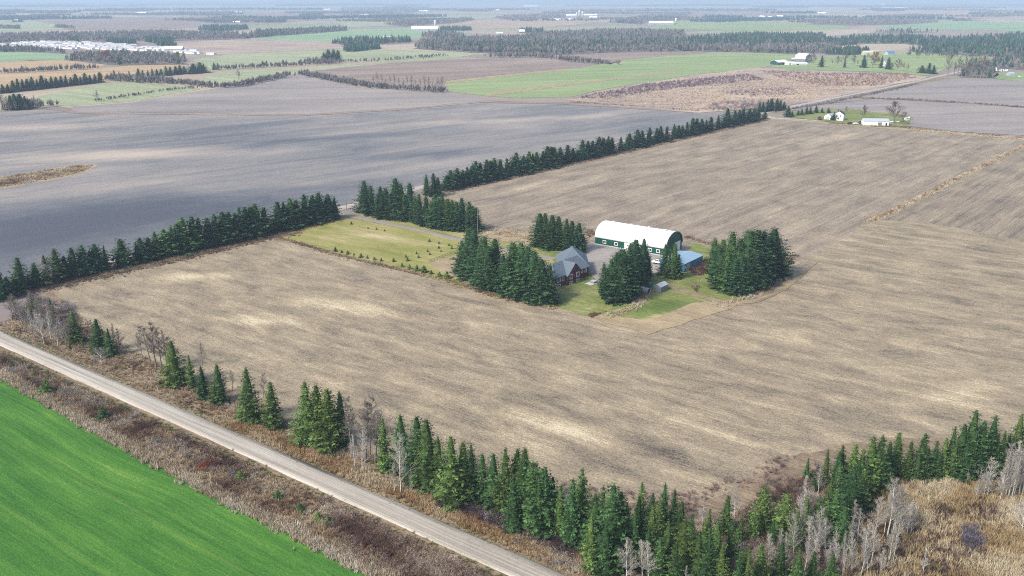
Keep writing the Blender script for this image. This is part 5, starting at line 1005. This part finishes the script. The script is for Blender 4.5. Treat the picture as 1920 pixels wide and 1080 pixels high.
gable('pale_house', g(1661, 124), .4, 9, 8, 5, 2.6, 'white', 'tin', 'white house hidden between two distant spruces', 'house', wins=[(0, -4, 3, 1.5, 1.5, '-y')])
gable('blue_roof_house', g(1668, 103), .3, 16, 10, 4, 3, 'tin', 'steelblue', 'pale house with blue roof right of the cream barn', 'house', wins=[(-3, -5, 1.5, 1.5, 1.3, '-y'), (3, -5, 1.5, 1.5, 1.3, '-y')])
gable('road_house', g(1876, 133), .1, 16, 9, 3.4, 2.4, 'white', 'shingle_dark', 'white bungalow under the woods at the right edge', 'house', wins=[(-4, -4.5, 1.2, 1.8, 1.2, '-y'), (3, -4.5, 1.2, 1.8, 1.2, '-y')], doors=[(0, -4.5, 1.2, 2.1, '-y', 'navy')])
gable('road_garage', g(1894, 142), .2, 9, 6, 3, 1.6, 'tin', 'tin', 'grey garage on the roadside lot at the right edge', 'garage', doors=[(4.5, 0, 4, 2.4, '+x', 'navy')])
FAR('yard_grass', [(1860, 147), (1868, 138), (1900, 136), (2050, 140), (2050, 156), (1900, 152)], 'green', .4, 3)
car('parked_car', (1912, 145), .2, 'white car parked on the roadside lot at the right edge', 'white', 'car')
# --- distant white barns
def wb(name, p, rz, L, Wd, wh, rh, label, wall='tin', cat='barn'): return gable(name, g(*p), rz, L, Wd, wh, rh, wall, 'white_roof', label, cat, ov=.8, z=.35)
def silo(p, h, r0, label, cap='white'):
    r = empty('silo', (*g(*p), .3)); tag(r, label, 'silo', 'silos on the distant farms'); MB().tube((0, 0, 0), (0, 0, h), r0, r0, 16).build('wall', M['concrete'], r, True); MB().dome((0, 0, h + .02), r0 * 1.03, r0 * .8, 16).build('dome', M[cap], r, True)
wb('dairy_barn', (797, 58), .12, 85, 30, 6, 9, 'big white roofed barn beside a silo on the green field')
silo((816, 55), 27, 4, 'white domed silo at the end of the big white barn')
wb('poultry_barn', (1054, 39), .05, 110, 22, 5, 5, 'very long white roofed barn beyond the tan field')
wb('machine_shed', (1071, 31), .05, 60, 24, 6, 6, 'shorter white shed behind the very long barn')
silo((1086, 33), 34, 5, 'tallest grey silo of the distant silo group'); silo((1081, 34), 24, 5, 'left grey silo of the distant silo group'); silo((1092, 33), 28, 5, 'right grey silo of the distant silo group')
wb('machine_shed', (1107, 30), .0, 80, 24, 5, 6, 'white shed right of the silo group'); wb('machine_shed', (1112, 34.5), .0, 40, 20, 5, 5, 'low white shed in front right of the silos')
wb('poultry_barn', (1239, 46), .02, 95, 34, 6, 7, 'wide white roofed barn at the wood edge'); silo((1267, 46), 22, 4, 'slim silo right of the wide white barn')
wb('poultry_barn', (995, 13), 0, 170, 40, 8, 8, 'small white barn near the top middle'); wb('poultry_barn', (1362, 8.5), 0, 250, 50, 10, 10, 'white barn near the top right of centre')
wb('farm_house', (1428, 33), .1, 26, 16, 5, 5, 'left white farm building below the far conifers'); wb('farm_house', (1443, 33), .1, 20, 12, 4, 4, 'middle white farm building below the far conifers'); wb('farm_house', (1462, 32), .0, 34, 14, 4, 5, 'right white farm building below the far conifers')
wb('farm_house', (1540, 27), .0, 50, 25, 7, 8, 'pale farmhouse within the far bare woods'); wb('poultry_barn', (1677, 16), 0, 260, 40, 6, 6, 'long low pale barn right of the far dark tree'); 
wb('farm_house', (1655, 11), 0, 50, 40, 20, 8, 'white tower like building at the far horizon')
wb('farm_house', (727, 74), .2, 20, 12, 4, 4, 'white house among dark conifers beside the green field'); wb('farm_house', (936, 65), .1, 18, 9, 4, 3, 'white house left of the distant conifer clump'); wb('farm_house', (978, 62), .3, 18, 12, 5, 5, 'grey white house below the distant conifer clump', 'greyw')
wb('farm_house', (266, 27), .1, 60, 22, 8, 7, 'cream barn on the far left plain', 'cream'); wb('farm_house', (448, 24), 0, 50, 14, 4, 4, 'white farm shed left of the long conifer block'); wb('farm_house', (444, 43), 0, 30, 12, 4, 4, 'white farmhouse beside the left conifer belt'); wb('farm_house', (684, 30), .1, 45, 14, 5, 4, 'pale farm shed left above the green field'); wb('farm_house', (795, 22), 0, 70, 20, 5, 5, 'pale farm shed behind the bare wood'); wb('farm_house', (490, 6), 0, 120, 60, 14, 12, 'white barn close to the horizon, left'); wb('farm_house', (933, 20), 0, 30, 14, 5, 5, 'tiny white house before far bare trees'); wb('farm_house', (30, 40), 0, 24, 12, 4, 4, 'white house under the far left conifer clump'); wb('farm_house', (613, 19), 0, 60, 20, 6, 6, 'white farm building right of the conifer block')

# --- mobile home park: one home, copied
def home_proto():
    r = empty('mobile_home', (0, 0, 0)); 
    MB().prism([(-2.6, 0), (2.6, 0), (2.6, 3.0), (0, 3.7), (-2.6, 3.0)], -8, 8).build('wall', M['white'], r)
    MB().prism([(-2.9, 2.95), (0, 3.72), (2.9, 2.95), (2.9, 3.1), (0, 3.9), (-2.9, 3.1)], -8.2, 8.2).build('roof', M['home_roof'], r)
    for x in (-5, 0, 5): win(r, x, -2.6, 1.3, 1.3, 1.1, '-y')
    return r
hp = home_proto(); first = True; k = 0
PK = [(-40, 90), (0, 84), (70, 79), (160, 80), (230, 84), (300, 89), (345, 93), (390, 99), (410, 103), (340, 101), (300, 96), (240, 96), (150, 93), (60, 91), (0, 94)]
FAR('park_ground', PK, 'tanf', .3)
PW = [g(*p) for p in PK]; xs = [p[0] for p in PW]; ys = [p[1] for p in PW]
pa = math.radians(A_ROAD + 8); cs_, sn_ = math.cos(pa), math.sin(pa); spots = []
cx0, cy0 = (min(xs) + max(xs)) / 2, (min(ys) + max(ys)) / 2
for i in range(-60, 61):
    for j in range(-70, 71):
        a_, b_ = i * 23.5 + R.uniform(-2, 2), j * 10 + (6 if (j // 2) % 2 else 0) + R.uniform(-.6, .6)
        x, y = cx0 + a_ * cs_ - b_ * sn_, cy0 + a_ * sn_ + b_ * cs_
        if in_poly(np.array([x]), np.array([y]), PW)[0] and R.random() < .93: spots.append((x, y))
spots.sort(key=lambda p: p[1]); spots = spots[::max(1, math.ceil(len(spots) / 290))]
for (x, y) in spots:
    if first: o = hp; first = False
    else:
        o = hp.copy(); COL.objects.link(o)
        for ch in list(hp.children):
            if ch.name.startswith('window'): continue
            c2 = ch.copy(); COL.objects.link(c2); c2.parent = o
    o.location = (x, y, .35); o.rotation_euler = (0, 0, pa + R.uniform(-.06, .06)); o.scale = (1.25, 1.45, 1.0)
    tag(o, 'white mobile home in the crowded park on the left', 'mobile home', 'white mobile homes in the park')
wb('farm_house', (327, 97.5), .05, 34, 16, 6, 5, 'blue roofed hall at the right end of the home park')

# ================================================================== HAZE
hz = MB().box(-30000, 30000, -300, 25500, -1, 168).mesh('haze', M['veg'])
hm = bpy.data.materials.new('haze'); hm.use_nodes = True; n_ = hm.node_tree; n_.nodes.clear()
out = n_.nodes.new('ShaderNodeOutputMaterial'); pv = n_.nodes.new('ShaderNodeVolumePrincipled')
pv.inputs['Color'].default_value = (.62, .8, 1, 1); pv.inputs['Density'].default_value = .00013; pv.inputs['Anisotropy'].default_value = .0
n_.links.new(pv.outputs[0], out.inputs['Volume']); hz.materials.clear(); hz.materials.append(hm)
ho = link('haze', hz); ho['kind'] = 'stuff'
